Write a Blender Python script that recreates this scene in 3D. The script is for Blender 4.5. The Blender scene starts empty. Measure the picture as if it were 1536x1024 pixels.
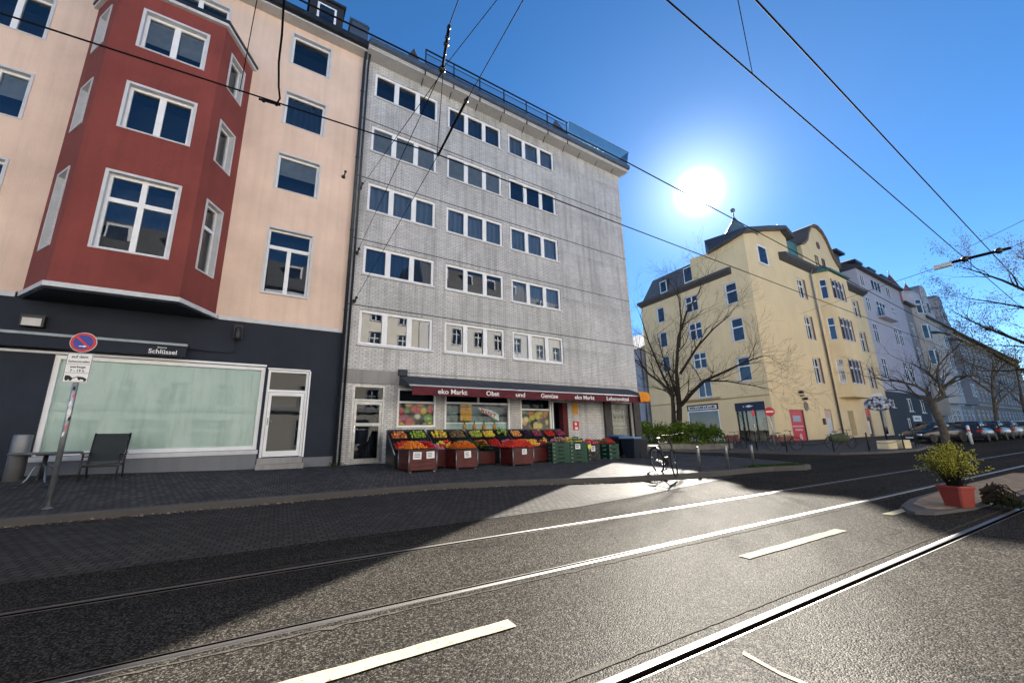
import bpy, math, random
from mathutils import Vector, Matrix
PI = math.pi
rad = math.radians
random.seed(7)
S = bpy.context.scene
COL = S.collection

# ------------------------------------------------------------------ meshes
class MB:
    """collects faces of one mesh"""
    def __init__(self):
        self.v = []; self.f = []; self.m = []; self.s = []
    def face(self, pts, mi=0, sm=False):
        b = len(self.v); self.v += [tuple(p) for p in pts]
        self.f.append(tuple(range(b, b + len(pts)))); self.m.append(mi); self.s.append(sm)
    def box(self, x0, x1, y0, y1, z0, z1, mi=0, T=None, skip=''):
        c = [(x0,y0,z0),(x1,y0,z0),(x1,y1,z0),(x0,y1,z0),(x0,y0,z1),(x1,y0,z1),(x1,y1,z1),(x0,y1,z1)]
        if T: c = [T(*p) for p in c]
        b = len(self.v); self.v += c
        for k, q in (('b',(0,3,2,1)),('t',(4,5,6,7)),('f',(0,1,5,4)),('r',(1,2,6,5)),('k',(2,3,7,6)),('l',(3,0,4,7))):
            if k in skip: continue
            self.f.append(tuple(b+i for i in q)); self.m.append(mi); self.s.append(False)
    def prism(self, poly, z0, z1, mi=0, top=None):
        """poly: ccw (x,y) list"""
        n = len(poly); b = len(self.v); top = top or poly
        self.v += [(x,y,z0) for x,y in poly] + [(x,y,z1) for x,y in top]
        for i in range(n):
            j = (i+1) % n
            self.f.append((b+i,b+j,b+n+j,b+n+i)); self.m.append(mi); self.s.append(False)
        self.f.append(tuple(b+n+i for i in range(n))); self.m.append(mi); self.s.append(False)
        self.f.append(tuple(b+i for i in reversed(range(n)))); self.m.append(mi); self.s.append(False)
    def xprism(self, prof, d0, d1, mi=0, T=None):
        """profile of (a,z) extruded along the second axis"""
        n = len(prof); b = len(self.v)
        P = [(a,d0,z) for a,z in prof] + [(a,d1,z) for a,z in prof]
        if T: P = [T(*p) for p in P]
        self.v += P
        for i in range(n):
            j = (i+1) % n
            self.f.append((b+j,b+i,b+n+i,b+n+j)); self.m.append(mi); self.s.append(False)
        self.f.append(tuple(b+i for i in range(n))); self.m.append(mi); self.s.append(False)
        self.f.append(tuple(b+n+i for i in reversed(range(n)))); self.m.append(mi); self.s.append(False)
    def rings(self, rings, mi=0, sm=True, cap=True, closed=True):
        n = len(rings[0]); b = len(self.v)
        for r in rings: self.v += [tuple(p) for p in r]
        for k in range(len(rings)-1):
            for i in range(n if closed else n-1):
                j = (i+1) % n
                self.f.append((b+k*n+i,b+k*n+j,b+(k+1)*n+j,b+(k+1)*n+i)); self.m.append(mi); self.s.append(sm)
        if cap and closed:
            self.f.append(tuple(b+i for i in reversed(range(n)))); self.m.append(mi); self.s.append(False)
            e = b+(len(rings)-1)*n
            self.f.append(tuple(e+i for i in range(n))); self.m.append(mi); self.s.append(False)
    def tube(self, path, r, sides=8, mi=0, cap=True):
        P = [Vector(p) for p in path]; n = len(P)
        R = r if isinstance(r, (list, tuple)) else [r]*n
        t0 = (P[1]-P[0]).normalized()
        ref = Vector((0,0,1)) if abs(t0.z) < .9 else Vector((1,0,0))
        u = t0.cross(ref).normalized(); rings = []
        for i in range(n):
            t = ((P[min(i+1,n-1)]-P[max(i-1,0)])).normalized()
            u = (u - t*u.dot(t)).normalized(); w = t.cross(u)
            rings.append([P[i]+(u*math.cos(2*PI*k/sides)+w*math.sin(2*PI*k/sides))*R[i] for k in range(sides)])
        self.rings(rings, mi, True, cap)
    def lathe(self, prof, c=(0,0,0), sides=20, mi=0, sm=True, axis='z', a0=0, T=None):
        rings = []
        for r, h in prof:
            ring = []
            for k in range(sides):
                a = a0 + 2*PI*k/sides; x, y = r*math.cos(a), r*math.sin(a)
                p = (c[0]+x, c[1]+y, c[2]+h) if axis == 'z' else ((c[0]+x, c[1]-h, c[2]+y) if axis == 'y' else (c[0]+h, c[1]+x, c[2]+y))
                ring.append(T(*p) if T else p)
            rings.append(ring)
        self.rings(rings, mi, sm)
    def torus(self, c, R, r, seg=28, sd=6, mi=0, T=None):
        """circle in the local xz plane"""
        rings = []
        for i in range(seg+1):
            a = 2*PI*i/seg
            ring = []
            for k in range(sd):
                b = 2*PI*k/sd; q = R+r*math.cos(b)
                p = (c[0]+q*math.cos(a), c[1]+r*math.sin(b), c[2]+q*math.sin(a))
                ring.append(T(*p) if T else p)
            rings.append(ring)
        self.rings(rings, mi, True, False)
    def ball(self, c, r, mi=0, n=8, m=5, sq=(1,1,1)):
        b = len(self.v)
        self.v.append((c[0],c[1],c[2]-r*sq[2]))
        for i in range(1,m):
            ph = PI*i/m
            for k in range(n):
                a = 2*PI*k/n
                self.v.append((c[0]+r*sq[0]*math.sin(ph)*math.cos(a), c[1]+r*sq[1]*math.sin(ph)*math.sin(a), c[2]-r*sq[2]*math.cos(ph)))
        self.v.append((c[0],c[1],c[2]+r*sq[2])); e = len(self.v)-1
        for k in range(n):
            j = (k+1) % n
            self.f.append((b,b+1+j,b+1+k)); self.m.append(mi); self.s.append(True)
            for i in range(m-2):
                o = b+1+i*n
                self.f.append((o+k,o+j,o+n+j,o+n+k)); self.m.append(mi); self.s.append(True)
            o = b+1+(m-2)*n
            self.f.append((o+k,o+j,e)); self.m.append(mi); self.s.append(True)
    def build(self, name, mats, parent=None, shift=(0,0,0), loc=None, rot=None):
        me = bpy.data.meshes.new(name)
        vs = self.v if shift == (0,0,0) else [(x-shift[0],y-shift[1],z-shift[2]) for x,y,z in self.v]
        me.from_pydata(vs, [], self.f)
        for m in (mats if isinstance(mats, (list,tuple)) else [mats]): me.materials.append(m)
        me.polygons.foreach_set('material_index', self.m)
        me.polygons.foreach_set('use_smooth', self.s)
        me.update()
        o = bpy.data.objects.new(name, me); COL.objects.link(o)
        if parent: o.parent = parent
        if loc: o.location = loc
        if rot: o.rotation_euler = rot
        return o

def tag(o, label=None, cat=None, group=None, kind=None):
    if label: o['label'] = label
    if cat: o['category'] = cat
    if group: o['group'] = group
    if kind: o['kind'] = kind
    return o
def empty(name, loc=(0,0,0), rz=0):
    o = bpy.data.objects.new(name, None); COL.objects.link(o)
    o.location = loc; o.rotation_euler = (0,0,rz); o.empty_display_size = .2
    return o
def struct(o): o['kind'] = 'structure'; return o
def copy_tree(o, parent=None):
    c = o.copy(); COL.objects.link(c)
    if parent: c.parent = parent
    for ch in list(o.children): copy_tree(ch, c)
    return c
def text(name, body, size, mat, parent, loc, rot, extrude=.006, align='LEFT', wd=0):
    cu = bpy.data.curves.new(name, 'FONT'); cu.body = body; cu.size = size; cu.extrude = extrude
    cu.align_x = align; cu.materials.append(mat); cu.offset = size*.018
    o = bpy.data.objects.new(name, cu); COL.objects.link(o)
    me = bpy.data.meshes.new_from_object(o); bpy.data.objects.remove(o)
    xs_ = [v.co.x for v in me.vertices]
    if wd:
        k = wd/(max(xs_)-min(xs_))
        for v in me.vertices: v.co.x *= k
    o = bpy.data.objects.new(name, me); COL.objects.link(o)
    o.parent = parent; o.location = loc; o.rotation_euler = rot
    return o

# street row frame: the house line north of the street
A = rad(3.5); OX, OY = 2.0, 14.3
UX, UY = math.cos(A), math.sin(A)
def row(s, n, z=0): return (OX+s*UX-n*UY, OY+s*UY+n*UX, z)
def torow(X, Y): return ((X-OX)*UX+(Y-OY)*UY, -(X-OX)*UY+(Y-OY)*UX)

# ------------------------------------------------------------------ materials
class N:
    def __init__(self, name):
        self.mat = bpy.data.materials.new(name); self.mat.use_nodes = True
        self.t = self.mat.node_tree; self.t.nodes.clear()
        self.out = self.t.nodes.new('ShaderNodeOutputMaterial')
    def n(self, kind, **kw):
        nd = self.t.nodes.new('ShaderNode'+kind)
        for k, v in kw.items():
            if hasattr(nd, k) and k not in nd.inputs: setattr(nd, k, v)
            else: self.set(nd, k, v)
        return nd
    def set(self, nd, k, v):
        i = nd.inputs[int(k[1:])] if k[0] == '_' and k[1:].isdigit() else nd.inputs[k.replace('_',' ') if k not in nd.inputs else k]
        if isinstance(v, bpy.types.NodeSocket): self.t.links.new(v, i)
        elif isinstance(v, (tuple,list)) and len(v) == 3 and i.type == 'RGBA': i.default_value = (*v, 1)
        else: i.default_value = v
    def math(self, op, a, b=0., c=None):
        nd = self.n('Math', operation=op); self.set(nd,'_0',a); self.set(nd,'_1',b)
        if c is not None: self.set(nd,'_2',c)
        return nd.outputs[0]
    def mix(self, fac, a, b, blend='MIX'):
        nd = self.t.nodes.new('ShaderNodeMix'); nd.data_type = 'RGBA'; nd.blend_type = blend
        for i, v in ((0,fac),(6,a),(7,b)):
            s = nd.inputs[i]
            if isinstance(v, bpy.types.NodeSocket): self.t.links.new(v, s)
            elif isinstance(v, (tuple,list)): s.default_value = (*v,1) if len(v) == 3 else v
            else: s.default_value = v
        return nd.outputs[2]
    def obj(self): return self.n('TexCoord').outputs['Object']
    def scale(self, vec, s):
        return self.n('Mapping', _0=vec, _3=s).outputs[0]
    def noise(self, vec, scale, detail=3, rough=.55):
        return self.n('TexNoise', Vector=vec, Scale=scale, Detail=detail, Roughness=rough).outputs['Fac']
    def ramp(self, fac, a, b):
        nd = self.n('MapRange', Value=fac); nd.inputs[1].default_value = a; nd.inputs[2].default_value = b
        return nd.outputs[0]
    def bump(self, h, strength, dist=.01):
        return self.n('Bump', Height=h, Strength=strength, Distance=dist).outputs[0]
    def pri(self, **kw):
        p = self.n('BsdfPrincipled', **kw); self.t.links.new(p.outputs[0], self.out.inputs[0]); return p

MATS = {}
def plain(name, col, rough=.6, metal=0., var=.12, vs=4., bump=0., bs=60., ior=1.45, coat=0.):
    if name in MATS: return MATS[name]
    m = N(name); v = m.obj()
    n1 = m.noise(v, vs, 4)
    c = m.mix(m.ramp(n1,.3,.7), tuple(x*(1-var) for x in col), tuple(min(1,x*(1+var)) for x in col))
    kw = dict(Base_Color=c, Roughness=rough, Metallic=metal, IOR=ior)
    if bump: kw['Normal'] = m.bump(m.noise(v, bs, 3), bump)
    if coat: kw['Coat_Weight'] = coat
    m.pri(**kw); MATS[name] = m.mat; return m.mat
def plaster(name, col, var=.1, streak=.12, grain=.35, rough=.9, gs=55):
    m = N(name); v = m.obj()
    blot = m.ramp(m.noise(v, .55, 5, .6), .3, .72)
    fine = m.noise(v, gs, 3, .7)
    st = m.ramp(m.noise(m.scale(v, (5,5,.22)), 1., 4), .45, .75)
    c = m.mix(blot, tuple(x*(1-var) for x in col), tuple(min(1,x*(1+var*.6)) for x in col))
    c = m.mix(m.math('MULTIPLY', st, streak), c, tuple(x*.35 for x in col))
    c = m.mix(m.math('MULTIPLY', m.ramp(fine,.52,.75), .28), c, tuple(x*.55 for x in col))
    m.pri(Base_Color=c, Roughness=rough, Normal=m.bump(fine, grain, .012))
    return m.mat
def bricktex(m, vec, bw, rh, mortar, c1, c2, cm, offset=.5, bias=0., smooth=.1):
    nd = m.n('TexBrick', Vector=vec, Scale=1., Color1=c1, Color2=c2, Mortar=cm)
    nd.inputs['Brick Width'].default_value = bw; nd.inputs['Row Height'].default_value = rh
    nd.inputs['Mortar Size'].default_value = mortar; nd.inputs['Mortar Smooth'].default_value = smooth; nd.inputs['Bias'].default_value = bias
    nd.offset = offset
    return nd
def wall_vec(m):
    x = m.n('SeparateXYZ', Vector=m.obj())
    return m.n('CombineXYZ', X=m.math('ADD', x.outputs[0], x.outputs[1]), Y=x.outputs[2]).outputs[0]

def mk_tile():
    m = N('grey_glazed_brick'); w = wall_vec(m); v = m.obj()
    br = bricktex(m, w, .21, .075, .010, (.75,.745,.735), (.60,.60,.60), (.36,.355,.35), .5)
    blot = m.ramp(m.noise(v, .45, 6, .65), .38, .7)
    st = m.ramp(m.noise(m.scale(v, (4.5,4.5,.28)), 1., 5, .6), .46, .78)
    c = m.mix(m.math('MULTIPLY', blot, .42), br.outputs['Color'], (.16,.155,.15))
    c = m.mix(m.math('MULTIPLY', st, .6), c, (.12,.115,.11))
    # wet grime below the floor slabs: bands of the storey height
    z = m.n('SeparateXYZ', Vector=v).outputs[2]
    fr = m.math('FRACT', m.math('DIVIDE', m.math('ADD', z, .05), 2.53))
    band = m.math('MULTIPLY', m.ramp(fr, .78, 1.0), m.ramp(m.noise(m.scale(v,(1.3,1.3,.8)), 1.6, 4), .35, .75))
    c = m.mix(m.math('MULTIPLY', band, .45), c, (.12,.115,.105))
    r = m.math('MULTIPLY_ADD', br.outputs['Fac'], .45, .34)
    m.pri(Base_Color=c, Roughness=r, Normal=m.bump(m.math('SUBTRACT', 1., br.outputs['Fac']), .55, .012))
    return m.mat
def matte(m, c, nrm, k, r):
    d = m.n('BsdfDiffuse', Color=c, Normal=nrm).outputs[0]; g = m.n('BsdfGlossy', Color=(1.,1.,1.), Roughness=r, Normal=nrm).outputs[0]
    mx = m.n('MixShader', _0=k, _1=d, _2=g); m.t.links.new(mx.outputs[0], m.out.inputs[0])
def mk_asphalt(name='asphalt', k=1.):
    m = N(name); v = m.obj()
    vo = m.n('TexVoronoi', Vector=v, Scale=100., Randomness=1.)
    g = m.n('SeparateColor', Color=vo.outputs['Color']).outputs[0]
    vo2 = m.n('TexVoronoi', Vector=v, Scale=210.)
    g2 = m.n('SeparateColor', Color=vo2.outputs['Color']).outputs[1]
    c = m.mix(m.math('POWER', g, 3.6), (.022*k,.021*k,.020*k), (.62*k,.57*k,.50*k))
    c = m.mix(.4, c, m.mix(m.math('POWER', g2, 2.6), (.020*k,.019*k,.017*k), (.22*k,.195*k,.16*k)))
    big = m.ramp(m.noise(v, .35, 5, .6), .3, .7)
    c = m.mix(m.math('MULTIPLY', big, .38), c, (.045*k,.043*k,.040*k))
    lane = m.ramp(m.noise(m.scale(v, (.12,1.4,1)), 1., 4), .45, .7)
    c = m.mix(m.math('MULTIPLY', lane, .35), c, (.028*k,.028*k,.028*k))
    crk = m.n('TexVoronoi', Vector=m.n('VectorMath', operation='ADD', _0=v, _1=m.n('VectorMath', operation='SCALE', _0=m.n('TexNoise', Vector=v, Scale=1.2, Detail=4.).outputs['Color'], Scale=.9).outputs[0]).outputs[0], Scale=.33, feature='DISTANCE_TO_EDGE')
    ck = m.math('MULTIPLY', m.math('LESS_THAN', crk.outputs['Distance'], .004), m.math('GREATER_THAN', m.noise(v,.5,2), .5))
    c = m.mix(m.math('MULTIPLY', ck, .8), c, (.012,.012,.012))
    h = m.math('ADD', m.math('MULTIPLY', vo.outputs['Distance'], -1.), m.math('MULTIPLY', g, .6))
    matte(m, c, m.bump(h, .34, .008), .008, .42)
    return m.mat
def mk_pavers(name, bw, rh, c1, c2, cm, rot=0., rough=.62):
    m = N(name); v = m.obj()
    w = m.n('Mapping', _0=v, _2=(0,0,rot)).outputs[0]
    wob = m.n('VectorMath', operation='SCALE', _0=m.n('TexNoise', Vector=v, Scale=1.3, Detail=2.).outputs['Color'], Scale=.05).outputs[0]
    w = m.n('VectorMath', operation='ADD', _0=w, _1=wob).outputs[0]
    br = bricktex(m, w, bw, rh, .009, c1, c2, cm, .5, 0., .3)
    blot = m.ramp(m.noise(v, .7, 6, .65), .35, .72)
    c = m.mix(m.math('MULTIPLY', blot, .55), br.outputs['Color'], tuple(x*.5 for x in c2))
    sp = m.ramp(m.noise(v, 9, 4, .7), .62, .75)
    c = m.mix(m.math('MULTIPLY', sp, .35), c, (.22,.2,.17))
    h = m.math('ADD', m.math('SUBTRACT', 1., br.outputs['Fac']), m.math('MULTIPLY', m.noise(v,35,3), .5))
    matte(m, c, m.bump(h, .6, .01), .03, .5)
    return m.mat
def mk_glass(name, ior=1.75, tint=(.75,.82,.85)):
    m = N(name); v = m.obj()
    b = m.bump(m.noise(v, 1.1, 1), .03, .05)
    fr = m.n('Fresnel', IOR=ior, Normal=b).outputs[0]
    g = m.n('BsdfGlossy', Color=(.92,.95,1.), Roughness=.0, Normal=b).outputs[0]
    t = m.n('BsdfTransparent', Color=tint).outputs[0]
    mx = m.n('MixShader', _0=fr, _1=t, _2=g)
    m.t.links.new(mx.outputs[0], m.out.inputs[0]); return m.mat
def mk_leaf(name, c1, c2, trans=.35):
    m = N(name); v = m.obj()
    f = m.ramp(m.noise(v, 5., 3), .3, .7)
    w = m.n('TexWhiteNoise', noise_dimensions='3D', Vector=m.n('VectorMath', operation='SNAP', _0=v, _1=(.06,.06,.06)).outputs[0]).outputs['Value']
    c = m.mix(m.math('ADD', m.math('MULTIPLY', f, .5), m.math('MULTIPLY', w, .5)), c1, c2)
    d = m.n('BsdfDiffuse', Color=c).outputs[0]
    t = m.n('BsdfTranslucent', Color=c).outputs[0]
    mx = m.n('MixShader', _0=trans, _1=d, _2=t)
    m.t.links.new(mx.outputs[0], m.out.inputs[0]); return m.mat
def mk_paint(name='road_paint', col=(.36,.33,.25)):
    m = N(name); v = m.obj()
    w = m.ramp(m.noise(v, 22, 5, .75), .56, .66)
    big = m.ramp(m.noise(v, 3, 4), .35, .7)
    c = m.mix(m.math('MULTIPLY', w, .8), col, (.07,.068,.06))
    c = m.mix(m.math('MULTIPLY', big, .25), c, tuple(x*.6 for x in col))
    matte(m, c, m.bump(m.noise(v,80,2), .5), .005, .5); return m.mat
def mk_blobs(name, cols, scale=9.):
    """printed fruit picture: blobs of many colours on dark"""
    m = N(name); w = wall_vec(m)
    vo = m.n('TexVoronoi', Vector=w, Scale=scale)
    k = m.n('SeparateColor', Color=vo.outputs['Color']).outputs[0]
    rp = m.n('ValToRGB', Fac=k); e = rp.color_ramp.elements; rp.color_ramp.interpolation = 'CONSTANT'
    while len(e) < len(cols): e.new(.5)
    for i, c in enumerate(cols): e[i].position = i/len(cols); e[i].color = (*c,1)
    dark = m.ramp(vo.outputs['Distance'], .5, .72)
    c = m.mix(dark, rp.outputs[0], (.02,.01,.008))
    c = m.mix(m.math('MULTIPLY', m.ramp(vo.outputs['Distance'], .18, .05), .4), c, (.9,.8,.6))
    m.pri(Base_Color=c, Roughness=.45); return m.mat
def emis(name, col, s):
    m = N(name); e = m.n('Emission', Color=col, Strength=s); m.t.links.new(e.outputs[0], m.out.inputs[0]); return m.mat
def mk_curtain(name, col, freq=26., depth=.3):
    m = N(name); v = m.obj()
    x = m.n('SeparateXYZ', Vector=v).outputs[0]
    wv = m.math('SINE', m.math('ADD', m.math('MULTIPLY', x, freq), m.math('MULTIPLY', m.noise(v, 3, 2), 5.)))
    c = m.mix(m.math('MULTIPLY_ADD', wv, .3, .3), col, tuple(x*.6 for x in col))
    m.pri(Base_Color=c, Roughness=.9); return m.mat

pinkM = plaster('salmon_plaster', (.84,.63,.50), .16, .16, .8, .9, 38)
redM = plaster('oxblood_plaster', (.25,.055,.045), .24, .2, .9, .9, 38)
navyM = plaster('navy_plaster', (.021,.027,.041), .25, .12, .25)
plinthM = plaster('grey_plinth', (.19,.20,.22), .12, .2)
tileM = mk_tile()
concM = plaster('concrete', (.33,.32,.31), .16, .4)
soffM = plaster('light_soffit', (.52,.51,.50), .08, .2)
yelM = plaster('ochre_plaster', (.80,.63,.37), .08, .1)
yel2M = plaster('dull_ochre_plaster', (.46,.36,.20), .08, .12)
lavM = plaster('lavender_grey_plaster', (.50,.49,.55), .07, .1)
dgreyM = plaster('slate_grey_plaster', (.042,.055,.068), .1, .1, .15)
paleM = plaster('pale_grey_stucco', (.60,.58,.56), .1, .18)
midM = plaster('mid_grey_stucco', (.27,.27,.285), .1, .2)
brownM = plaster('brown_stone', (.38,.26,.18), .14, .25)
creamM = plaster('cream_plaster', (.88,.82,.72), .08, .1)
tanM = plaster('pale_stone_plaster', (.87,.84,.80), .08, .1)
blueM = plaster('blue_grey_plaster', (.34,.38,.44), .08, .15)
whiteM = plain('white_frame', (.84,.85,.86), .42, var=.06, vs=3)
trimM = plain('light_trim', (.60,.61,.63), .6, var=.08)
dkframeM = plain('dark_frame', (.04,.03,.028), .5)
brownfrM = plain('brown_shutter', (.13,.055,.045), .6)
glassM = mk_glass('window_glass', 2.05)
shopglassM = mk_glass('shop_glass', 1.3, (.85,.92,.91))
doorglassM = mk_glass('door_glass', 1.4, (.7,.75,.78))
m = N('far_glass'); v = m.obj()
matte(m, m.mix(m.ramp(m.noise(v,.9,2),.35,.65), (.008,.013,.026), (.03,.045,.075)), m.bump(m.noise(v,1.,1),.03,.05), .085, .03); farglassM = m.mat
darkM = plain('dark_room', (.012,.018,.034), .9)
roomM = plain('dim_room', (.05,.05,.055), .9, var=.5, vs=2)
sheerM = mk_curtain('sheer_curtain', (.26,.33,.47))
drapeM = mk_curtain('dark_drape', (.05,.085,.16), 34.)
blindM = plain('roller_blind', (.36,.39,.43), .8)
frostM = None
lslateM = plain('pale_slate', (.115,.12,.135), .6, var=.25, vs=6, bump=.3, bs=20)
slateM = plain('roof_slate', (.055,.056,.062), .55, var=.25, vs=9, bump=.4, bs=25)
tealroofM = plain('verdigris_roof', (.06,.17,.155), .5, var=.25, vs=3)
zincM = plain('zinc_sheet', (.16,.19,.22), .38, .7, var=.15)
gutterM = plain('dark_gutter', (.028,.034,.042), .4, .3)
steelM = plain('galvanised_steel', (.34,.35,.36), .42, .85, var=.2, vs=8)
blackM = plain('black_metal', (.016,.016,.018), .45)
blackpM = plain('black_plastic', (.013,.014,.016), .4)
rubberM = plain('rubber', (.014,.014,.014), .8)
chromeM = plain('chrome', (.62,.62,.64), .2, 1.)
railM = plain('polished_rail', (.22,.21,.20), .46, 1., var=.12, vs=2)
grooveM = plain('rail_groove', (.006,.005,.005), 1., ior=1.01)
wireM = plain('wire_black', (.010,.010,.011), .9, ior=1.12)
whitepM = plain('white_sign_paint', (.78,.78,.78), .5, var=.04)
paperM = plain('white_paper', (.80,.81,.82), .7, var=.05)
inkM = plain('black_ink', (.012,.012,.014), .6)
redpM = plain('red_sign_paint', (.55,.018,.022), .45, var=.08)
bluepM = plain('blue_sign_paint', (.018,.035,.30), .45, var=.08)
burgM = plain('burgundy_canvas', (.105,.016,.022), .85, var=.2, vs=3)
awnM = plain('slate_canvas', (.052,.056,.066), .85, var=.25, vs=2, bump=.2, bs=12)
orangeM = plain('orange_fabric', (.72,.26,.012), .7)
cartM = plain('red_slats', (.085,.010,.009), .45, var=.35, vs=3, bump=.15)
gcrateM = plain('green_crate_plastic', (.004,.050,.027), .38, var=.15)
bcrateM = plain('black_crate_plastic', (.016,.017,.019), .45)
terraM = plain('terracotta', (.23,.036,.028), .6, var=.12, vs=6)
barkM = plain('bark', (.024,.020,.017), .95, ior=1.2, var=.4, vs=12, bump=.8, bs=30)
plbarkM = plain('plane_bark', (.07,.06,.05), .9, var=.5, vs=7, bump=.6, bs=20)
twigM = plain('twig', (.026,.021,.018), .95, var=.3, ior=1.15)
asphM = mk_asphalt('asphalt', .33)
paveM = mk_pavers('pavement_clinker', .105, .21, (.118,.112,.110), (.060,.058,.060), (.016,.016,.016))
stripM = mk_pavers('parking_setts', .12, .12, (.072,.067,.062), (.042,.040,.038), (.012,.012,.012))
kerbM = plaster('kerb_stone', (.075,.071,.068), .2, .2, .5)
paintM = mk_paint()
bandM = mk_paint('rail_mortar', (.075,.070,.062))
sandM = plain('sandy_ground', (.24,.17,.11), .95, var=.35, vs=9, bump=.6, bs=40)
brickredM = plain('brick_red_base', (.22,.075,.05), .8, var=.3, vs=6)
SKY_SAT, SKY_STR, SUN_STR, EXPOSURE, AIR, OZ = 1.2, .046, 5.0, 2.4, .7, 4.
# ------------------------------------------------------------------ ground
def lerp(a, b, t): return a+(b-a)*t
def clamp(x): return max(0., min(1., x))
def pw(x, tab):
    if x <= tab[0][0]: return tab[0][1]
    for (a, va), (b, vb) in zip(tab, tab[1:]):
        if x <= b: return lerp(va, vb, (x-a)/(b-a))
    return tab[-1][1]
def zk(X): return pw(X, [(3,.20),(11,.13)])
def zf(s): return pw(s, [(-12,.68),(-8,.60),(-5,.50),(-2,.42),(1,.40),(6,.33),(11,.24),(16,.17)])
KERB = [(-60,9.2),(3,9.19),(4.9,8.75),(6.3,8.25),(7.6,7.8),(10.2,7.35),(12,7.3),(13,7.2),(13.9,6.75)]
def zroad(X, Y): return .08*clamp((Y-5)/4.)*pw(X, [(3,1.),(11,0.)])
def gz(X, Y):
    s, n = torow(X, Y); yk = pw(X, KERB); yf = Y-n/UY
    return lerp(zk(X), zf(s), clamp((Y-yk)/max(.1, yf-yk)))

def grid_sheet(xs, ys, zfun):
    mb = MB(); nx, ny = len(xs), len(ys)
    mb.v = [(x, y, zfun(x, y)) for y in ys for x in xs]
    for j in range(ny-1):
        for i in range(nx-1):
            mb.f.append((j*nx+i, j*nx+i+1, (j+1)*nx+i+1, (j+1)*nx+i)); mb.m.append(0); mb.s.append(True)
    return mb
xs = [-900,-300,-100]+[-60+3*i for i in range(40)]+[70,90,120,160,220,400,1200]
RAILS = ((4.82,-1),(3.36,1),(1.82,-1),(.38,1))
SLOT = []
for y, sg in RAILS:
    SLOT.append(tuple(sorted((y-sg*.030, y+sg*.072))))
ys = sorted([-900,-200,-60,-20,-9,-3,0,1,2.5,4]+[y for s_ in SLOT for y in s_]+[5+.5*i for i in range(9)]+[10,12,15,20,30,60,200,900])
def road_sheet():
    mb = grid_sheet(xs, ys, zroad); nx = len(xs); f = []; 
    for j in range(len(ys)-1):
        if any(abs(ys[j]-a) < 1e-6 and abs(ys[j+1]-b) < 1e-6 for a, b in SLOT): continue
        f += mb.f[j*(nx-1):(j+1)*(nx-1)]
    mb.f = f; mb.m = [0]*len(f); mb.s = [True]*len(f); return mb
struct(road_sheet().build('road', asphM))
mb = MB(); mb.face([(-900,-2,-.08),(1200,-2,-.08),(1200,6,-.08),(-900,6,-.08)]); struct(mb.build('road_bed', grooveM))

def band(outer, inner, zo, zi, nsub=6):
    mb = MB(); L = len(outer); k = nsub+1
    for (o, i, a, b) in zip(outer, inner, zo, zi):
        for j in range(k):
            t = j/nsub; mb.v.append((lerp(o[0],i[0],t), lerp(o[1],i[1],t), lerp(a,b,t)))
    for q in range(L-1):
        for j in range(nsub):
            mb.f.append((q*k+j, (q+1)*k+j, (q+1)*k+j+1, q*k+j+1)); mb.m.append(0); mb.s.append(False)
    return mb
def kerbstones(line, zt, w=.11, foot=.25):
    """kerb standing on the road along a polyline, top flush with the pavement"""
    mb = MB(); n = len(line); offs = []
    for i in range(n):
        a = Vector(line[max(i-1,0)]); b = Vector(line[min(i+1,n-1)]); d = (b-a).normalized()
        offs.append(Vector((d.y,-d.x)))
    rings = []
    for p, o, z in zip(line, offs, zt):
        p = Vector(p); q = p+o*w
        rings.append([(p.x,p.y,z-foot),(p.x,p.y,z+.004),(q.x-o.x*.02,q.y-o.y*.02,z+.004),(q.x,q.y,z-.016),(q.x,q.y,z-foot)])
    mb.rings(rings, 0, False, True, False); return mb
outer = []; inner = []
xl = [-60,-45,-30,-20,-14,-10,-7,-4,-1,2,3.4,4.9,6.3,7.6,9,10.2,11.2,12,13]
for x in xl:
    outer.append((x, pw(x,KERB))); s = x-2; inner.append(row(s,.02)[:2])
cnr = row(14.27,.02)[:2]
for o in [(13.9,6.75),(14.4,6.85),(15,7.7),(16.6,11),(17.6,15)]: outer.append(o); inner.append(cnr)
for o, i in [((18.0,19),row(14.27,4)[:2]),((18.2,26),row(14.27,11)[:2]),((18.3,60),row(14.27,45)[:2])]: outer.append(o); inner.append(i)
zo = [zk(o[0]) for o in outer]; zi = [zf(torow(*i)[0]) for i in inner]
struct(band(outer, inner, zo, zi).build('pavement', paveM))
dense = [outer[0]]; dz = [zo[0]]
for k in range(len(outer)-1):
    m = max(1, int(math.dist(outer[k], outer[k+1])/1.2))
    for j in range(1, m+1):
        dense.append((lerp(outer[k][0],outer[k+1][0],j/m), lerp(outer[k][1],outer[k+1][1],j/m))); dz.append(lerp(zo[k],zo[k+1],j/m))
struct(kerbstones(dense, dz).build('kerb', kerbM))
# sett-paved parking strip beside the kerb
xs2 = [-60,-40,-25,-15]+[-12+1.5*i for i in range(14)]+[9.8,10.8]
mb = MB(); rows = 5
for x in xs2:
    y1 = pw(x,KERB)-.1; y0 = 5.75+ (0 if x < 5 else .2*(x-5))
    for j in range(rows):
        y = lerp(y0, y1, j/(rows-1)); mb.v.append((x, y, zroad(x,y)+.006))
for q in range(len(xs2)-1):
    for j in range(rows-1):
        mb.f.append((q*rows+j,(q+1)*rows+j,(q+1)*rows+j+1,q*rows+j+1)); mb.m.append(0); mb.s.append(True)
struct(mb.build('parking_strip', stripM))
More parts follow.
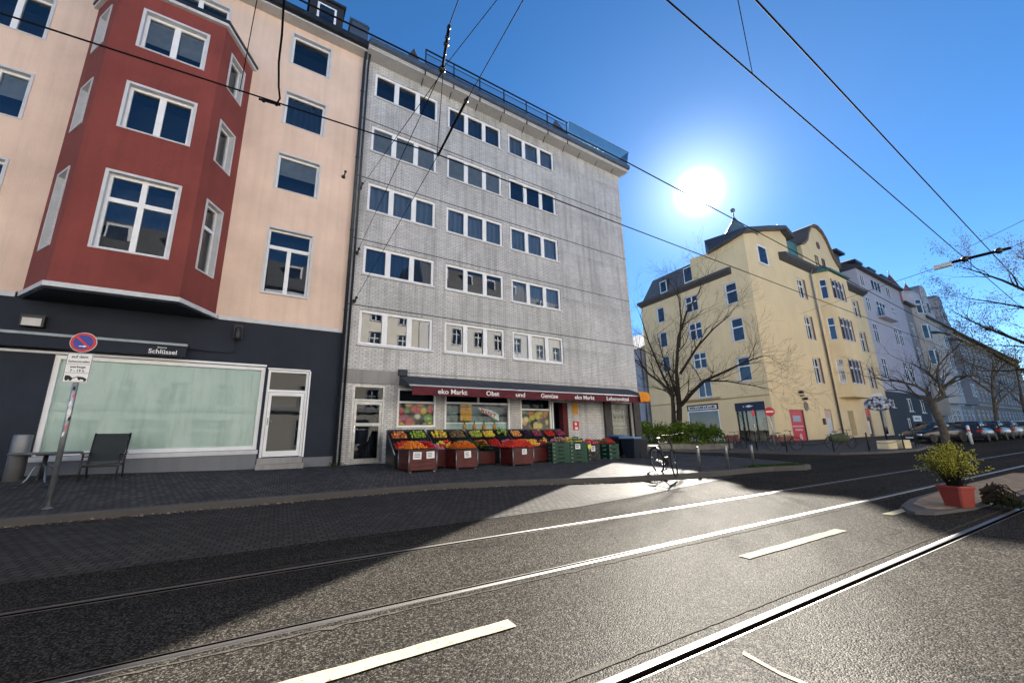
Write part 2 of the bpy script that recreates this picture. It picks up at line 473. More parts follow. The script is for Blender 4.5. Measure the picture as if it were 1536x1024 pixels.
# corner pavement of the ochre house and onward
yo = [(20.3,60),(21.0,24),(22.0,14),(21.9,10.8),(22.6,9.3),(24.3,8.5),(27.5,8.1),(33,9.0),(38,11.4),(47,12.8),(90,16),(220,24)]
YK = 1.3  # the houses beyond the side street stand this much farther off
def far(s, n=0., z=0.): x, y, _ = row(s, n); return (x*YK, y*YK, 1.22+(z-1.22)*YK)
yi = [far(29.9,45)[:2], far(29.7,11.5)[:2]]+[far(28.51,.03)[:2]]*4+[far(s,.03)[:2] for s in (30,33,38,46,90,220)]
struct(band(yo, yi, [.10]*len(yo), [.12]*6+[.1,.1,.1,.1,.1,.1]).build('pavement_corner', paveM))
struct(kerbstones(yo, [.10]*len(yo)).build('kerb_corner', kerbM))
# opposite pavement behind the camera
oo = [(80,-3.9),(30,-3.9),(8,-3.9),(-8,-3.9),(-60,-3.9)]; oi = [(x,-9.5) for x,_ in oo]
struct(band(oo, oi, [.12]*5, [.2]*5).build('pavement_opposite', paveM))
struct(kerbstones(oo, [.12]*5).build('kerb_opposite', kerbM))

# rails: head, groove and lip, set in mortar bands
for y, sgn, lab in ((4.82,-1,'far rail of the far tram track, nearest the kerb'),(3.36,1,'near rail of the far tram track, beside the dashed line'),
                    (1.82,-1,'polished rail running past the planter pot, third from the kerb'),(.38,1,'rail of the near tram track running out of the picture')):
    o = empty('tram_rail', (0,y,0)); tag(o, lab, 'tram rail', 'tram rails in the road')
    x0, x1 = -60, 240
    h = MB(); w = .034
    prof = [(-.030,-.07),(-.030,.002),(-.025,.006),(-.012,.008),(.012,.008),(.022,.005),(.028,.0),(.028,-.07)]
    h.rings([[(x0,a*sgn,z) for a,z in prof[:6]],[(x1,a*sgn,z) for a,z in prof[:6]]], 0, True, False, False)
    h.rings([[(x0,a*sgn,z) for a,z in prof[5:]],[(x1,a*sgn,z) for a,z in prof[5:]]], 1, False, False, False)
    h.build('rail_head', [railM, grooveM], o)
    g = MB(); a, b = sorted((sgn*.028, sgn*.060)); g.box(x0,x1,a,b,-.075,-.038); g.build('rail_groove', grooveM, o)
    l = MB(); a, b = sorted((sgn*.060, sgn*.072)); l.box(x0,x1,a,b,-.075,.0); l.box(x0,x1,a+.002,b-.002,.0005,.002,1); l.build('rail_lip', [grooveM, railM], o)
    bd = MB(); m = 420; rg = []
    for i in range(m+1):
        x = lerp(-8, 26, i/m); e = -sgn*(.105+random.uniform(-.004,.004)); f = e-sgn*(.010+abs(random.gauss(0,.014)))
        a, b = sorted((e,f)); rg.append([(x,a,.004),(x,b,.004)])
    bd.rings(rg, 0, False, False, False); bd.build('mortar_line', bandM, o)
mb = MB()
def dash(x0, x1, y, w=.06):
    n = 14; rg = []
    for i in range(n+1):
        x = lerp(x0,x1,i/n); rg.append([(x,y-w+random.uniform(-.006,.006),.0075),(x,y+w+random.uniform(-.006,.006),.0075)])
    mb.rings(rg, 0, False, False, False)
for a, b in ((-4.4,-2.3),(-.55,1.46),(4.07,6.08),(7.62,9.3),(15,17),(19.5,21.5),(24,26)): dash(a, b, 2.64+ (.06 if a > 7 else 0))
struct(mb.build('lane_marking', paintM))
mb = MB()
mb.rings([[(2.36,1.62,.004),(2.40,1.64,.004)],[(2.33,1.40,.004),(2.36,1.42,.004)],[(2.36,1.15,.004),(2.39,1.16,.004)],[(2.34,.75,.004),(2.37,.76,.004)]],0,False,False,False)
struct(mb.build('concrete_joint', paintM))
# traffic island tip with a sandy kerb
isl = [(7.9,2.46),(8.05,2.30),(9.0,2.12),(11,2.08),(16,2.08),(16.3,2.5),(16,3.05),(11,3.05),(9.3,3.0),(8.4,2.86),(8.0,2.66)]
mb = MB(); mb.prism(isl, -.05, .032, 0, [(x+(.08 if x<9 else 0),y+(.05 if y<2.6 else -.05)) for x,y in isl]); 
struct(mb.build('traffic_island', kerbM))
mb = MB(); ins = [(8.4,2.5),(8.6,2.32),(9.2,2.24),(11,2.2),(15.9,2.2),(15.9,2.95),(11,2.95),(9.4,2.86),(8.7,2.74)]
mb.prism(ins, .02, .040); struct(mb.build('island_sand', sandM))
# dry leaves and grit in the gutter
mb = MB(); random.seed(3)
for i in range(950):
    x = random.uniform(-7,9) if random.random() < .7 else random.uniform(-6,1)
    y = pw(x,KERB)-.14-abs(random.gauss(0,.09)); r = random.uniform(.012,.04); a = random.uniform(0,6.3); z = zroad(x,y)+.010
    c, s = math.cos(a)*r, math.sin(a)*r; t = random.uniform(0,.02)
    mb.face([(x+c,y+s,z),(x-s*.6,y+c*.6,z+t),(x-c,y-s,z+.004),(x+s*.6,y-c*.6,z+t*.5)], i % 3)
lv = [plain('dry_leaf_brown',(.20,.10,.05),.8), plain('dry_leaf_pale',(.42,.33,.24),.8), plain('grit',(.15,.14,.13),.9)]
tag(mb.build('leaf_litter', lv), 'dry leaves and grit lying along the gutter', 'leaf litter', kind='stuff')
mb = MB()
for i in range(260):
    x = random.uniform(-6,14); y = random.uniform(9.6,13.6); 
    r = random.uniform(.01,.03); z = gz(x,y)+.012; a = random.uniform(0,6.3); c, s = math.cos(a)*r, math.sin(a)*r
    mb.face([(x+c,y+s,z),(x-s*.6,y+c*.6,z),(x-c,y-s,z),(x+s*.6,y-c*.6,z)], i % 3)
tag(mb.build('scattered_litter', lv), 'small leaves and scraps scattered over the pavement', 'litter', kind='stuff')

# ------------------------------------------------------------------ buildings
class Bld:
    def __init__(self, name, label, s0, z0, group=None, n0=0., ang=None, loc=None, k=None):
        if k: loc0 = far(s0, n0, z0)
        self.o = empty(name, loc or (loc0 if k else row(s0, n0, z0)), A if ang is None else ang)
        if k: self.o.scale = (k,k,k)
        tag(self.o, label, 'building', group); self.sh = (s0, n0, z0) if loc is None else (0,0,0)
        self.cache = {}
    def part(self, mb, name, mats, parent=None): return mb.build(name, mats, parent or self.o, self.sh)
    def pos(self, x, y, z): return (x-self.sh[0], y-self.sh[1], z-self.sh[2])
def frameT(p0, ang):
    ca, sa = math.cos(ang), math.sin(ang)
    return lambda a, d, z: (p0[0]+a*ca-d*sa, p0[1]+a*sa+d*ca, z)
def wall(mb, p0, ang, L, z0, z1, ops=(), rev=.15, mi=0, mr=None, top=None):
    """front face with openings and their reveals"""
    T = frameT(p0, ang); mr = mi if mr is None else mr
    xs = sorted({0., L} | {x for o in ops for x in o[:2]}); zs = sorted({z0, z1} | {z for o in ops for z in o[2:4]})
    for i in range(len(xs)-1):
        for j in range(len(zs)-1):
            cx, cz = (xs[i]+xs[i+1])/2, (zs[j]+zs[j+1])/2
            if any(o[0] < cx < o[1] and o[2] < cz < o[3] for o in ops): continue
            mb.face([T(xs[i],0,zs[j]),T(xs[i+1],0,zs[j]),T(xs[i+1],0,zs[j+1]),T(xs[i],0,zs[j+1])], mi)
    for o in ops:
        a, b, c, d = o[:4]
        mb.face([T(a,0,c),T(a,0,d),T(a,rev,d),T(a,rev,c)], mr); mb.face([T(b,0,d),T(b,0,c),T(b,rev,c),T(b,rev,d)], mr)
        mb.face([T(a,0,d),T(b,0,d),T(b,rev,d),T(a,rev,d)], mr); mb.face([T(b,0,c),T(a,0,c),T(a,rev,c),T(b,rev,c)], mr)
    return T
def window(b, T, ang, a0, a1, z0, z1, rev=.15, mull=(), trans=None, fw=.07, mw=.1, trim=0., sill=True, inside='dark', frame=None,
           far=False, curtain=None, fmat=None, tmat=None, proud=.02, name='window', tmull=True, blind=.45):
    """one window object in its opening: frame mesh with pane, room and curtain below it"""
    W, H = round(a1-a0,3), round(z1-z0,3); p = b.pos(*T((a0+a1)/2, rev, z0))
    key = (W,H,rev,mull,trans,fw,mw,trim,sill,inside,far,curtain,fmat.name if fmat else '',name,tmull,blind)
    if key in b.cache:
        o = copy_tree(b.cache[key], b.o); o.location = p; o.rotation_euler = (0,0,ang); return o
    x0, x1 = -W/2, W/2; d0, d1 = -.045, .03; mb = MB()
    mb.box(x0,x0+fw,d0,d1,0,H); mb.box(x1-fw,x1,d0,d1,0,H)
    mb.box(x0+fw,x1-fw,d0,d1,0,fw); mb.box(x0+fw,x1-fw,d0,d1,H-fw,H)
    zt = None
    if trans: zt = H*trans; mb.box(x0+fw,x1-fw,d0-.01,d1,zt-mw/2,zt+mw/2)
    for m in mull:
        xm = x0+W*m
        top = H-fw if (tmull or not trans) else zt-mw/2
        if trans:
            mb.box(xm-mw/2,xm+mw/2,d0-.004,d1,fw,zt-mw/2)
            if tmull: mb.box(xm-mw/2,xm+mw/2,d0-.004,d1,zt+mw/2,top)
        else: mb.box(xm-mw/2,xm+mw/2,d0-.004,d1,fw,top)
    if trim:
        t = trim; e = -rev-proud
        mb.box(x0-t,x0+.012,e,-.02-d0*0-.03,-t*.5,H+t,1); mb.box(x1-.012,x1+t,e,-.05,-t*.5,H+t,1)
        mb.box(x0+.012,x1-.012,e,-.05,H-.012,H+t,1)
        mb.box(x0+.012,x1-.012,e,-.05,-t*.5,.012,1)
    if sill: mb.box(x0-.03,x1+.03,-rev-.06,-.047,-.055,-.005 if trim else .012,2)
    o = mb.build(name, [fmat or whiteM, tmat or trimM, trimM], b.o, (0,0,0), p, (0,0,ang))
    g = MB(); g.face([(x0+fw*.6,0,fw*.6),(x1-fw*.6,0,fw*.6),(x1-fw*.6,0,H-fw*.6),(x0+fw*.6,0,H-fw*.6)])
    g.build('pane', farglassM if far else glassM, o)
    if not far:
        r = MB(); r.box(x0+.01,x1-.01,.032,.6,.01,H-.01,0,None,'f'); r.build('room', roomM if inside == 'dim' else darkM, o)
        if curtain:
            c = MB(); m = 40; rg = []
            if curtain == 'blind':
                hb = H*blind; c.box(x0+fw,x1-fw,.05,.06,H-fw-hb,H-fw); c.build('blind', blindM, o)
            else:
                for i in range(m+1):
                    x = lerp(x0+.02,x1-.02,i/m); y = .13+.03*math.sin(i*1.9)+.012*math.sin(i*.7); rg.append([(x,y,.03),(x,y,H-.03)])
                c.rings(rg,0,True,False,False); c.build('curtain', sheerM if curtain == 'sheer' else drapeM, o)
    b.cache[key] = o
    return o
def body(b, s0, s1, z0, z1, n0, n1, mats, front=False):
    mb = MB(); mb.box(s0,s1,n0,n1,z0,z1,0,None,'b' if front else 'bf'); return mb

# ---- salmon house with the oxblood bay
P = Bld('townhouse', 'salmon townhouse with a dark red bay above a navy shop front', -19., .2)
rows4 = ((14.57,15.90),(12.0,13.32),(9.45,10.80),(5.78,8.0))
ops = []; wl = []
for k, (z0, z1) in enumerate(rows4):
    for (a, c) in ((-2.95,-1.67),(-9.88,-8.65),(-13.6,-12.35),(-16.8,-15.5)):
        if a < -9 and k == 3: z0, z1 = 5.9, 8.22
        ops.append((a+19,c+19,z0,z1)); wl.append((a+19,c+19,z0,z1,k,a))
ops.append((-6.45+19,-4.87+19,14.3,15.68)); 
mb = MB(); T = wall(mb, (-19,0), 0, 18.58, 4.86, 16.3, ops, .17, 0)
mb.box(-19,-.42,.7,11,.2,16.4,0,None,'f'); mb.face([(-.42,0,.2),(-.42,.7,.2),(-.42,.7,16.3),(-.42,0,16.3)],0)
P.part(mb, 'wall', pinkM)
for (a0,a1,z0,z1,k,a) in wl:
    if k == 3 and a > -4: window(P, T, 0, a0, a1, z0, z1, .17, (.5,), .72, .07, .12, .045, True, 'dark', tmull=False)
    else: window(P, T, 0, a0, a1, z0, z1, .17, () if a > -4 else (.5,), None, .08, .12, .045, False, 'dark', curtain={0:None,1:'drape' if a>-4 else None,2:'blind',3:None}[k])
window(P, T, 0, 12.55, 14.13, 14.3, 15.68, .17, (.5,), None, .08, .13, .05, False)
# ground floor
mb = MB(); T = wall(mb, (-19,0), 0, 18.58, .2, 4.72, [(19-7.01,19-2.58,.98,3.40),(19-2.50,19-1.38,.74,3.34),(19-13.5,19-9.6,.98,3.4)], .16, 0)
mb.box(-19,-.42,.68,.69,.2,4.8,0)
P.part(mb, 'shop_front_wall', navyM)
mb = MB(); mb.box(-7.2,-2.56,-.03,-.002,.2,.90); mb.box(-1.34,-.44,-.03,-.002,.2,.70); mb.box(-7.1,-2.54,-.07,-.032,.86,.97,1); P.part(mb, 'plinth', [plinthM, trimM])
mb = MB(); mb.box(-2.56,-1.34,-.32,.12,.2,.56); mb.box(-2.54,-1.36,-.06,.15,.56,.73); P.part(mb, 'door_step', concM)
# frosted shop window
def shop_window(b, T, a0, a1, z0, z1, rev, mats, fw=.09, backing=None, back_d=.05, name='shop_window', extra=None, glass=None):
    W, H = a1-a0, z1-z0; mb = MB(); x0, x1 = -W/2, W/2
    mb.box(x0,x0+fw,-.06,.04,0,H); mb.box(x1-fw,x1,-.06,.04,0,H); mb.box(x0+fw,x1-fw,-.06,.04,0,fw); mb.box(x0+fw,x1-fw,-.06,.04,H-fw,H)
    if extra: extra(mb, x0, x1, H)
    o = mb.build(name, mats, b.o, (0,0,0), b.pos(*T((a0+a1)/2, rev, z0)))
    g = MB(); g.face([(x0+fw,0,fw),(x1-fw,0,fw),(x1-fw,0,H-fw),(x0+fw,0,H-fw)]); g.build('pane', glass or shopglassM, o)
    if backing:
        k = MB(); k.box(x0+.01,x1-.01,back_d,back_d+.02,.01,H-.01); k.build('backing', backing, o)
    return o
m = N('frosted_film'); v = m.obj()
c = m.mix(m.ramp(m.noise(m.scale(v,(.9,.9,.5)), 1.4, 6, .65), .3, .7), (.56,.68,.66), (.70,.80,.78))
c = m.mix(m.math('MULTIPLY', m.ramp(m.noise(m.scale(v,(3,3,.4)), 2.2, 5, .7), .5, .75), .3), c, (.20,.29,.26))
m.pri(Base_Color=c, Roughness=.6); frostM = m.mat
shop_window(P, T, 19-7.01, 19-2.58, .98, 3.40, .1, whiteM, .1, frostM, .02)
shop_window(P, T, 19-13.5, 19-9.6, .98, 3.40, .1, whiteM, .1, frostM, .02)
# shop door
def door(b, T, a0, a1, z0, z1, rev, fmat, trans=.74, midrail=None, glass_b=darkM, name='door', handle='right', hz=1.0, pull=steelM):
    W, H = a1-a0, z1-z0; x0, x1 = -W/2, W/2; mb = MB(); f = .07; L = .09
    mb.box(x0,x0+f,-.07,.03,0,H); mb.box(x1-f,x1,-.07,.03,0,H); mb.box(x0+f,x1-f,-.07,.03,H-f,H); mb.box(x0+f,x1-f,-.07,.03,H*trans,H*trans+.07)
    o = mb.build(name, fmat, b.o, (0,0,0), b.pos(*T((a0+a1)/2, rev, z0)))
    l = MB(); zt = H*trans-.01
    l.box(x0+f+.01,x0+f+L,-.06,.0,.02,zt); l.box(x1-f-L,x1-f-.01,-.06,.0,.02,zt); l.box(x0+f+L,x1-f-L,-.06,.0,.02,.18); l.box(x0+f+L,x1-f-L,-.06,.0,zt-.1,zt)
    if midrail: l.box(x0+f+L,x1-f-L,-.06,0,midrail-.05,midrail+.05)
    l.build('door_leaf', fmat, o)
    g = MB(); g.face([(x0+f,-.02,.02),(x1-f,-.02,.02),(x1-f,-.02,H-f),(x0+f,-.02,H-f)]); g.build('pane', doorglassM, o)
    k = MB(); k.box(x0+.01,x1-.01,.05,1.0,.01,H-.01,0,None,'f'); k.build('room', glass_b, o)
    hh = MB(); hx = (x1-f-.05) if handle == 'right' else (x0+f+.05)
    hh.box(hx-.015,hx+.015,-.085,-.06,hz-.12,hz+.1); hh.tube([(hx,-.085,hz),(hx,-.11,hz),(hx+(-.11 if handle=='right' else .11),-.11,hz)], .011, 6); hh.build('handle', pull, o)
    return o
door(P, T, 19-2.50, 19-1.38, .74, 3.34, .1, whiteM, .74, None, roomM, handle='left', hz=1.05)
mb = MB(); mb.box(-8.9,-2.56,-.02,-.002,3.41,3.47); mb.box(-2.52,-1.36,-.022,-.002,3.345,3.39); mb.box(-1.375,-1.33,-.022,-.002,.72,3.345); P.part(mb, 'shop_trim', whiteM)
# sign box above the window
mb = MB(); mb.box(-12.,-4.5,-.30,-.003,3.50,3.78); mb.box(-12.,-4.48,-.34,-.003,3.785,3.85,1); sgn = P.part(mb, 'sign_box', [navyM, zincM])
text('lettering', 'Schlüssel', .165, whitepM, sgn, P.pos(-5.27,-.302,3.545), (PI/2,0,0), .004)
text('lettering', 'Brauerei', .055, whitepM, sgn, P.pos(-5.10,-.302,3.695), (PI/2,0,0), .003)
mb = MB(); mb.tube([(-4.48,-.1,3.76),(-3.6,-.06,3.74),(-3.42,-.06,3.78),(-3.40,-.06,4.15)], .012, 6); P.part(mb, 'cable', blackM)
# wall lights
mb = MB(); mb.box(-7.68,-7.28,-.16,-.003,4.02,4.30); o = P.part(mb, 'flood_light', blackM)
mb = MB(); mb.box(-7.64,-7.32,-.175,-.161,4.03,4.22); P.part(mb, 'lamp_glass', plain('lamp_glass',(.5,.5,.48),.3), o)
mb = MB(); mb.box(-3.50,-3.28,-.10,-.003,4.18,4.6); mb.lathe([(.06,0),(.085,.05),(.085,.34),(.05,.4)], (-3.39,-.16,4.14), 12); P.part(mb, 'wall_lamp', blackM)
# bay
Lp, F1, F2, Rp = (-7.81,0), (-7.05,-1.3), (-4.70,-1.3), (-4.0,0)
BZ = ((11.83,13.05),(9.25,10.60),(5.86,7.93))
mb = MB()
aR = math.atan2(Rp[1]-F2[1], Rp[0]-F2[0]); lR = math.dist(F2, Rp); aL = math.atan2(F1[1]-Lp[1], F1[0]-Lp[0]); lL = math.dist(Lp, F1)
TF = wall(mb, F1, 0, 2.35, 4.86, 13.6, [(.57,1.96,a,c) for a,c in BZ], .17)
TR = wall(mb, F2, aR, lR, 4.86, 13.6, [(.42,1.08,a,c) for a,c in BZ], .17)
TL = wall(mb, Lp, aL, lL, 4.86, 13.6, [(.42,1.08,a,c) for a,c in BZ], .17)
bay = P.part(mb, 'bay', redM)
mb = MB(); mb.prism([Lp,F1,F2,Rp], 4.70, 4.74); P.part(mb, 'bay_underside', navyM, bay)
def ledge(z0, z1, out, mats, name):
    o = out; mb = MB()
    q = [(-7.81-o*1.1,-.0),(-7.05-o*.55,-1.3-o),(-4.70+o*.55,-1.3-o),(-4.0+o*1.1,-.0)]
    mb.prism(q, z0, z1); return P.part(mb, name, mats, bay)
ledge(4.742, 4.858, .06, trimM, 'bay_sill_band')
ledge(13.602, 13.70, .10, trimM, 'bay_cornice'); ledge(13.702, 13.80, .13, gutterM, 'bay_roof')
mb = MB(); mb.box(-19,-7.9,-.04,-.001,4.725,4.85); mb.box(-3.92,-.42,-.04,-.001,4.725,4.85); P.part(mb, 'string_course', trimM)
for k, (a, c) in enumerate(BZ):
    if k == 2: window(P, TF, 0, .57, 1.96, a, c, .17, (.5,), .66, .08, .12, .055, False, 'dim')
    else: window(P, TF, 0, .57, 1.96, a, c, .17, (.5,), None, .08, .14, .055, False, curtain='blind' if k == 0 else None, blind=.62)
    window(P, TR, aR, .42, 1.08, a, c, .17, () , .66 if k == 2 else None, .07, .1, .05, False)
    window(P, TL, aL, .42, 1.08, a, c, .17, (), .66 if k == 2 else None, .07, .1, .05, False)
# eaves, roof, dormer, chimney
mb = MB(); mb.box(-19,-.42,-.42,.02,16.3,16.36); mb.xprism([(-.55,16.36),(-.42,16.361),(-.42,16.50),(-.55,16.56)], -19, -.42, 0, lambda a,d,z:(d,a,z)); P.part(mb, 'gutter', gutterM)
mb = MB(); mb.box(-19,-.42,-.40,-.001,16.22,16.298); P.part(mb, 'eaves_board', soffM)
mb = MB(); mb.xprism([(-.42,16.37),(4.5,20.4),(11,16.4)], -19, -.42, 0, lambda a,d,z:(d,a,z)); rf = P.part(mb, 'roof', slateM)
mb = MB(); mb.box(-2.55,-1.3,.55,3.,16.9,18.75); mb.box(-2.62,-1.23,.45,3.1,18.75,18.86); dm = P.part(mb, 'dormer', navyM)
mb = MB(); mb.box(-2.28,-1.57,.5,.549,17.3,18.5); w = P.part(mb, 'dormer_frame', whiteM, dm); 
mb = MB(); mb.box(-2.2,-1.65,.49,.502,17.38,18.42); P.part(mb, 'dormer_pane', farglassM, dm)
mb = MB(); mb.box(-.98,-.30,.5,1.2,16.6,18.4); mb.xprism([(.45,18.4),(.85,18.95),(1.25,18.4)], -1.02, -.26, 0, lambda a,d,z:(d,a,z)); P.part(mb, 'chimney', zincM)
mb = MB(); mb.tube([(-.46,-.4,16.4),(-.46,-.16,15.9),(-.46,-.13,15.6),(-.46,-.13,.42)], .055, 10); mb.tube([(-.30,-.3,16.3),(-.31,-.14,15.8),(-.31,-.11,.42)], .04, 8)
for z in (2.5,5.5,8.5,11.5,14.5): mb.lathe([(.07,0),(.07,.05)], (-.46,-.13,z), 10)
P.part(mb, 'drainpipe', gutterM)
# ---- grey tiled apartment house with the market
G = Bld('apartment_building', 'grey tiled apartment block with white window bands above a grocer', -.42, .2)
cols = ((.02,2.75),(3.24,6.02),(6.44,9.30)); rws = ((14.65,15.82),(12.12,13.29),(9.54,10.74),(7.0,8.13),(4.40,5.66))
ops = [(a+.42,c+.42,z0,z1) for z0,z1 in rws for a,c in cols]
gops = [(.40,1.47,.40,3.0),(1.92,3.37,1.58,2.95),(3.72,6.65,1.30,2.85),(7.17,8.84,.5,2.78),(8.92,9.78,.36,2.62),(12.55,14.0,.85,2.68)]
mb = MB(); T = wall(mb, (-.42,0), 0, 14.69, .2, 16.24, ops+gops, .13, 0)
mb.box(-.42,14.27,1.2,12,.15,16.3,0,None,'f'); mb.face([(14.27,0,.15),(14.27,1.2,.15),(14.27,1.2,16.24),(14.27,0,16.24)],0)
mb.face([(-.42,0,.15),(-.42,0,16.24),(-.42,1.2,16.24),(-.42,1.2,.15)],0)
G.part(mb, 'wall', tileM)
cur = {0:(None,None,'sheer'),1:('blind','blind',None),2:('sheer','sheer','sheer'),3:('drape',None,'sheer'),4:(None,None,'sheer')}
for r, (z0, z1) in enumerate(rws):
    for k, (a, c) in enumerate(cols):
        window(G, T, 0, a+.42, c+.42, z0, z1, .10, (1/3,2/3), None, .10, .19, .0, True, 'dim' if r > 2 else 'dark',
               curtain=('drape' if (r == 0 and k == 1) else cur[r][k]), blind=.85 if r == 1 else .4)
mb = MB()
for z in (13.42,10.86,8.30,5.78): mb.box(-.42,14.272,-.006,-.001,z,z+.03)
mb.box(-.40,1.62,-.04,-.001,3.05,3.5,1); mb.box(-.40,14.2,-.03,-.001,3.5,3.53,1)
G.part(mb, 'slab_joint', [gutterM, concM])
# entrance door
door(G, T, .40, 1.47, .40, 3.0, .08, steelM, .79, 1.28, darkM, handle='left', hz=1.15, pull=chromeM)
def bars(*xs):
    def f(mb, x0, x1, H):
        for q in xs:
            if q[0] == 'h': mb.box(x0+.07,x1-.07,-.055,.03,H*q[1]-.035,H*q[1]+.035)
            else: mb.box(lerp(x0,x1,q[1])-.03,lerp(x0,x1,q[1])+.03,-.05,.025,H*q[2]+.04,H-.07)
    return f
fruitp = mk_blobs('fruit_poster', [(.55,.02,.03),(.75,.5,.05),(.6,.06,.05),(.8,.75,.6),(.35,.02,.10),(.75,.22,.02),(.6,.02,.03),(.15,.3,.03)], 3.6)
citrusp = mk_blobs('citrus_poster', [(.8,.35,.03),(.75,.5,.06),(.8,.6,.3),(.6,.2,.03),(.7,.55,.1),(.25,.35,.05)], 3.8)
w1 = shop_window(G, T, 1.92, 3.37, 1.58, 2.95, .08, whiteM, .07, darkM, .3, extra=bars(('h',.64)))
mb = MB(); mb.box(-.64,.64,.04,.06,.1,.82); mb.build('fruit_poster', fruitp, w1)
tealp = plain('pale_teal_panel', (.42,.52,.52), .5, var=.15)
w2 = shop_window(G, T, 3.72, 6.65, 1.30, 2.85, .08, whiteM, .08, darkM, .7, extra=bars(('h',.76),('v',.5,.76)))
mb = MB(); mb.box(-1.38,1.38,.10,.12,.09,.42); mb.box(-1.38,-.75,.3,.32,.42,1.1,1); mb.box(-.22,1.38,.34,.36,.42,1.1,1); mb.box(-1.38,1.38,.08,.10,.40,.45,2); mb.build('window_panel', [tealp, plain('shelf_teal',(.16,.22,.24),.5,var=.4,vs=5), whiteM], w2)
mb = MB(); mb.box(-.74,-.26,.06,.075,.50,1.14); mb.box(-.74,-.26,.055,.06,1.02,1.06,1); mb.build('orange_notice', [plain('orange_board',(.72,.33,.015),.6), plain('orange_dark',(.35,.13,.01),.6)], w2)
mb = MB(); mb.face([(.02,.05,1.04),(.18,.05,.86),(1.00,.05,.50),(.98,.05,.76),(.62,.05,.94)][::1]); bn = mb.build('tilted_banner', paperM, w2)
text('lettering', 'MARKT', .22, redpM, bn, (.12,.045,.86), (PI/2,rad(20),0), .003)
w3 = shop_window(G, T, 7.17, 8.84, .5, 2.78, .08, whiteM, .08, darkM, .5, extra=bars(('h',.78)))
mb = MB(); mb.box(-.74,.74,.06,.08,.72,1.70); mb.build('citrus_poster', citrusp, w3)
# open door with burgundy jamb, notices, pale display window
mb = MB(); mb.box(8.5,9.36,.3,.9,.33,2.65,0,None,'f'); mb.box(9.08,9.36,.02,.3,.36,2.62,1); mb.box(8.44,8.5,-.03,.1,.36,2.62,2); G.part(mb, 'market_door', [darkM, burgM, whiteM])
mb = MB(); mb.box(9.62,9.98,-.02,-.003,1.38,1.78); o = G.part(mb, 'red_notice', redpM)
mb = MB(); mb.lathe([(.07,0),(.07,.006)], (9.78,-.021,1.66), 12, axis='y'); mb.box(9.72,9.9,-.026,-.021,1.42,1.52); G.part(mb, 'notice_print', paperM, o)
mb = MB(); mb.box(9.66,9.95,-.02,-.003,2.1,2.62); G.part(mb, 'orange_notice', plain('orange_board',(.72,.33,.015),.6))
beigep = plain('beige_backdrop', (.36,.32,.25), .8, var=.15, vs=3)
w5 = shop_window(G, T, 12.55, 14.0, .85, 2.68, .08, dkframeM, .06, beigep, .25, name='display_window')
mb = MB(); random.seed(5)
for i in range(7):
    for j in range(3):
        if random.random() < .8:
            x = -.35+i*.14; z = .75+j*.27; mb.box(x,x+.09,.22,.24,z,z+random.uniform(.1,.22))
mb.box(-.3,.7,.2,.24,.6,.64); mb.build('display_pictures', plain('pale_print',(.55,.53,.48),.8,var=.3,vs=20), w5)
for a in (11.62,13.72): mb = MB(); mb.box(a,a+.46,-.12,-.003,.2,3.2); G.part(mb, 'pier', plain('dark_pier',(.055,.05,.05),.7,var=.3))
# awning
aw0, aw1 = 1.52, 13.6; yA = -1.2
mb = MB(); nS = 24
pr = [(0,3.40),(-.35,3.27),(-.75,3.10),(yA,2.925)]
rg = []
for i in range(nS+1):
    s = lerp(aw0, aw1, i/nS); sag = .018*math.sin(i*PI*3/nS)**2
    rg.append([(s,y,z-sag*(1 if 0<k<3 else 0)) for k,(y,z) in enumerate(pr)])
mb.rings(rg, 0, True, False, False)
rg = [[(p[0],p[1],p[2]-.025) for p in reversed(r)] for r in rg]; mb.rings(rg, 0, True, False, False)
for s in (aw0,aw1): mb.face([(s,0,3.4),(s,yA,2.92),(s,yA,2.9),(s,0,3.05)],0)
for k in range(1,8):
    s = lerp(aw0,aw1,k/8); mb.rings([[(s-.012,y,z+.006),(s+.012,y,z+.006)] for y,z in pr],2,False,False,False)
mb.tube([(aw0-.02,yA,2.92),(aw1+.02,yA,2.92)], .028, 8, 1); mb.box(aw0-.05,aw0+.25,-.16,-.01,3.38,3.6,0)
aw = G.part(mb, 'awning', [awnM, trimM, gutterM])
mb = MB(); rg = []
for i in range(121):
    s = lerp(aw0+.08, aw1, i/120); w = .012*math.sin(i*.9); rg.append([(s,yA-.01+w*.3,2.90),(s,yA-.012+w,2.60+.008*math.sin(i*1.3))])
mb.rings(rg,0,True,False,False); va = G.part(mb, 'valance', burgM, aw)
for s, t, wd in ((2.50,'eko Markt',1.12),(4.40,'Obst',.55),(5.70,'und',.43),(6.92,'Gemüse',.87),(8.72,'eko Markt',1.15),(10.62,'Lebensmittel',1.45)):
    o = text('lettering', t, .235, whitepM, va, G.pos(s,yA-.035,2.665), (PI/2,0,0), .004, 'LEFT', wd)
mb = MB(); rg = []
for i in range(9):
    t = i/8; rg.append([(12.75+.85*t,yA-.05-.05*math.sin(t*5),3.14-.02*t),(12.78+.8*t,yA-.10-.04*math.sin(t*6+1),2.93),(12.85+.68*t,yA-.06-.05*math.sin(t*5+2),2.62+.06*t)])
mb.rings(rg,0,True,False,False); G.part(mb, 'orange_flap', orangeM, aw)
for s in (2.2, 7.5, 13.2):
    mb = MB(); mb.tube([(s,-.02,2.86),(s,-.6,2.78),(s,yA+.03,2.9)], .018, 6); G.part(mb, 'awning_arm', steelM, aw)
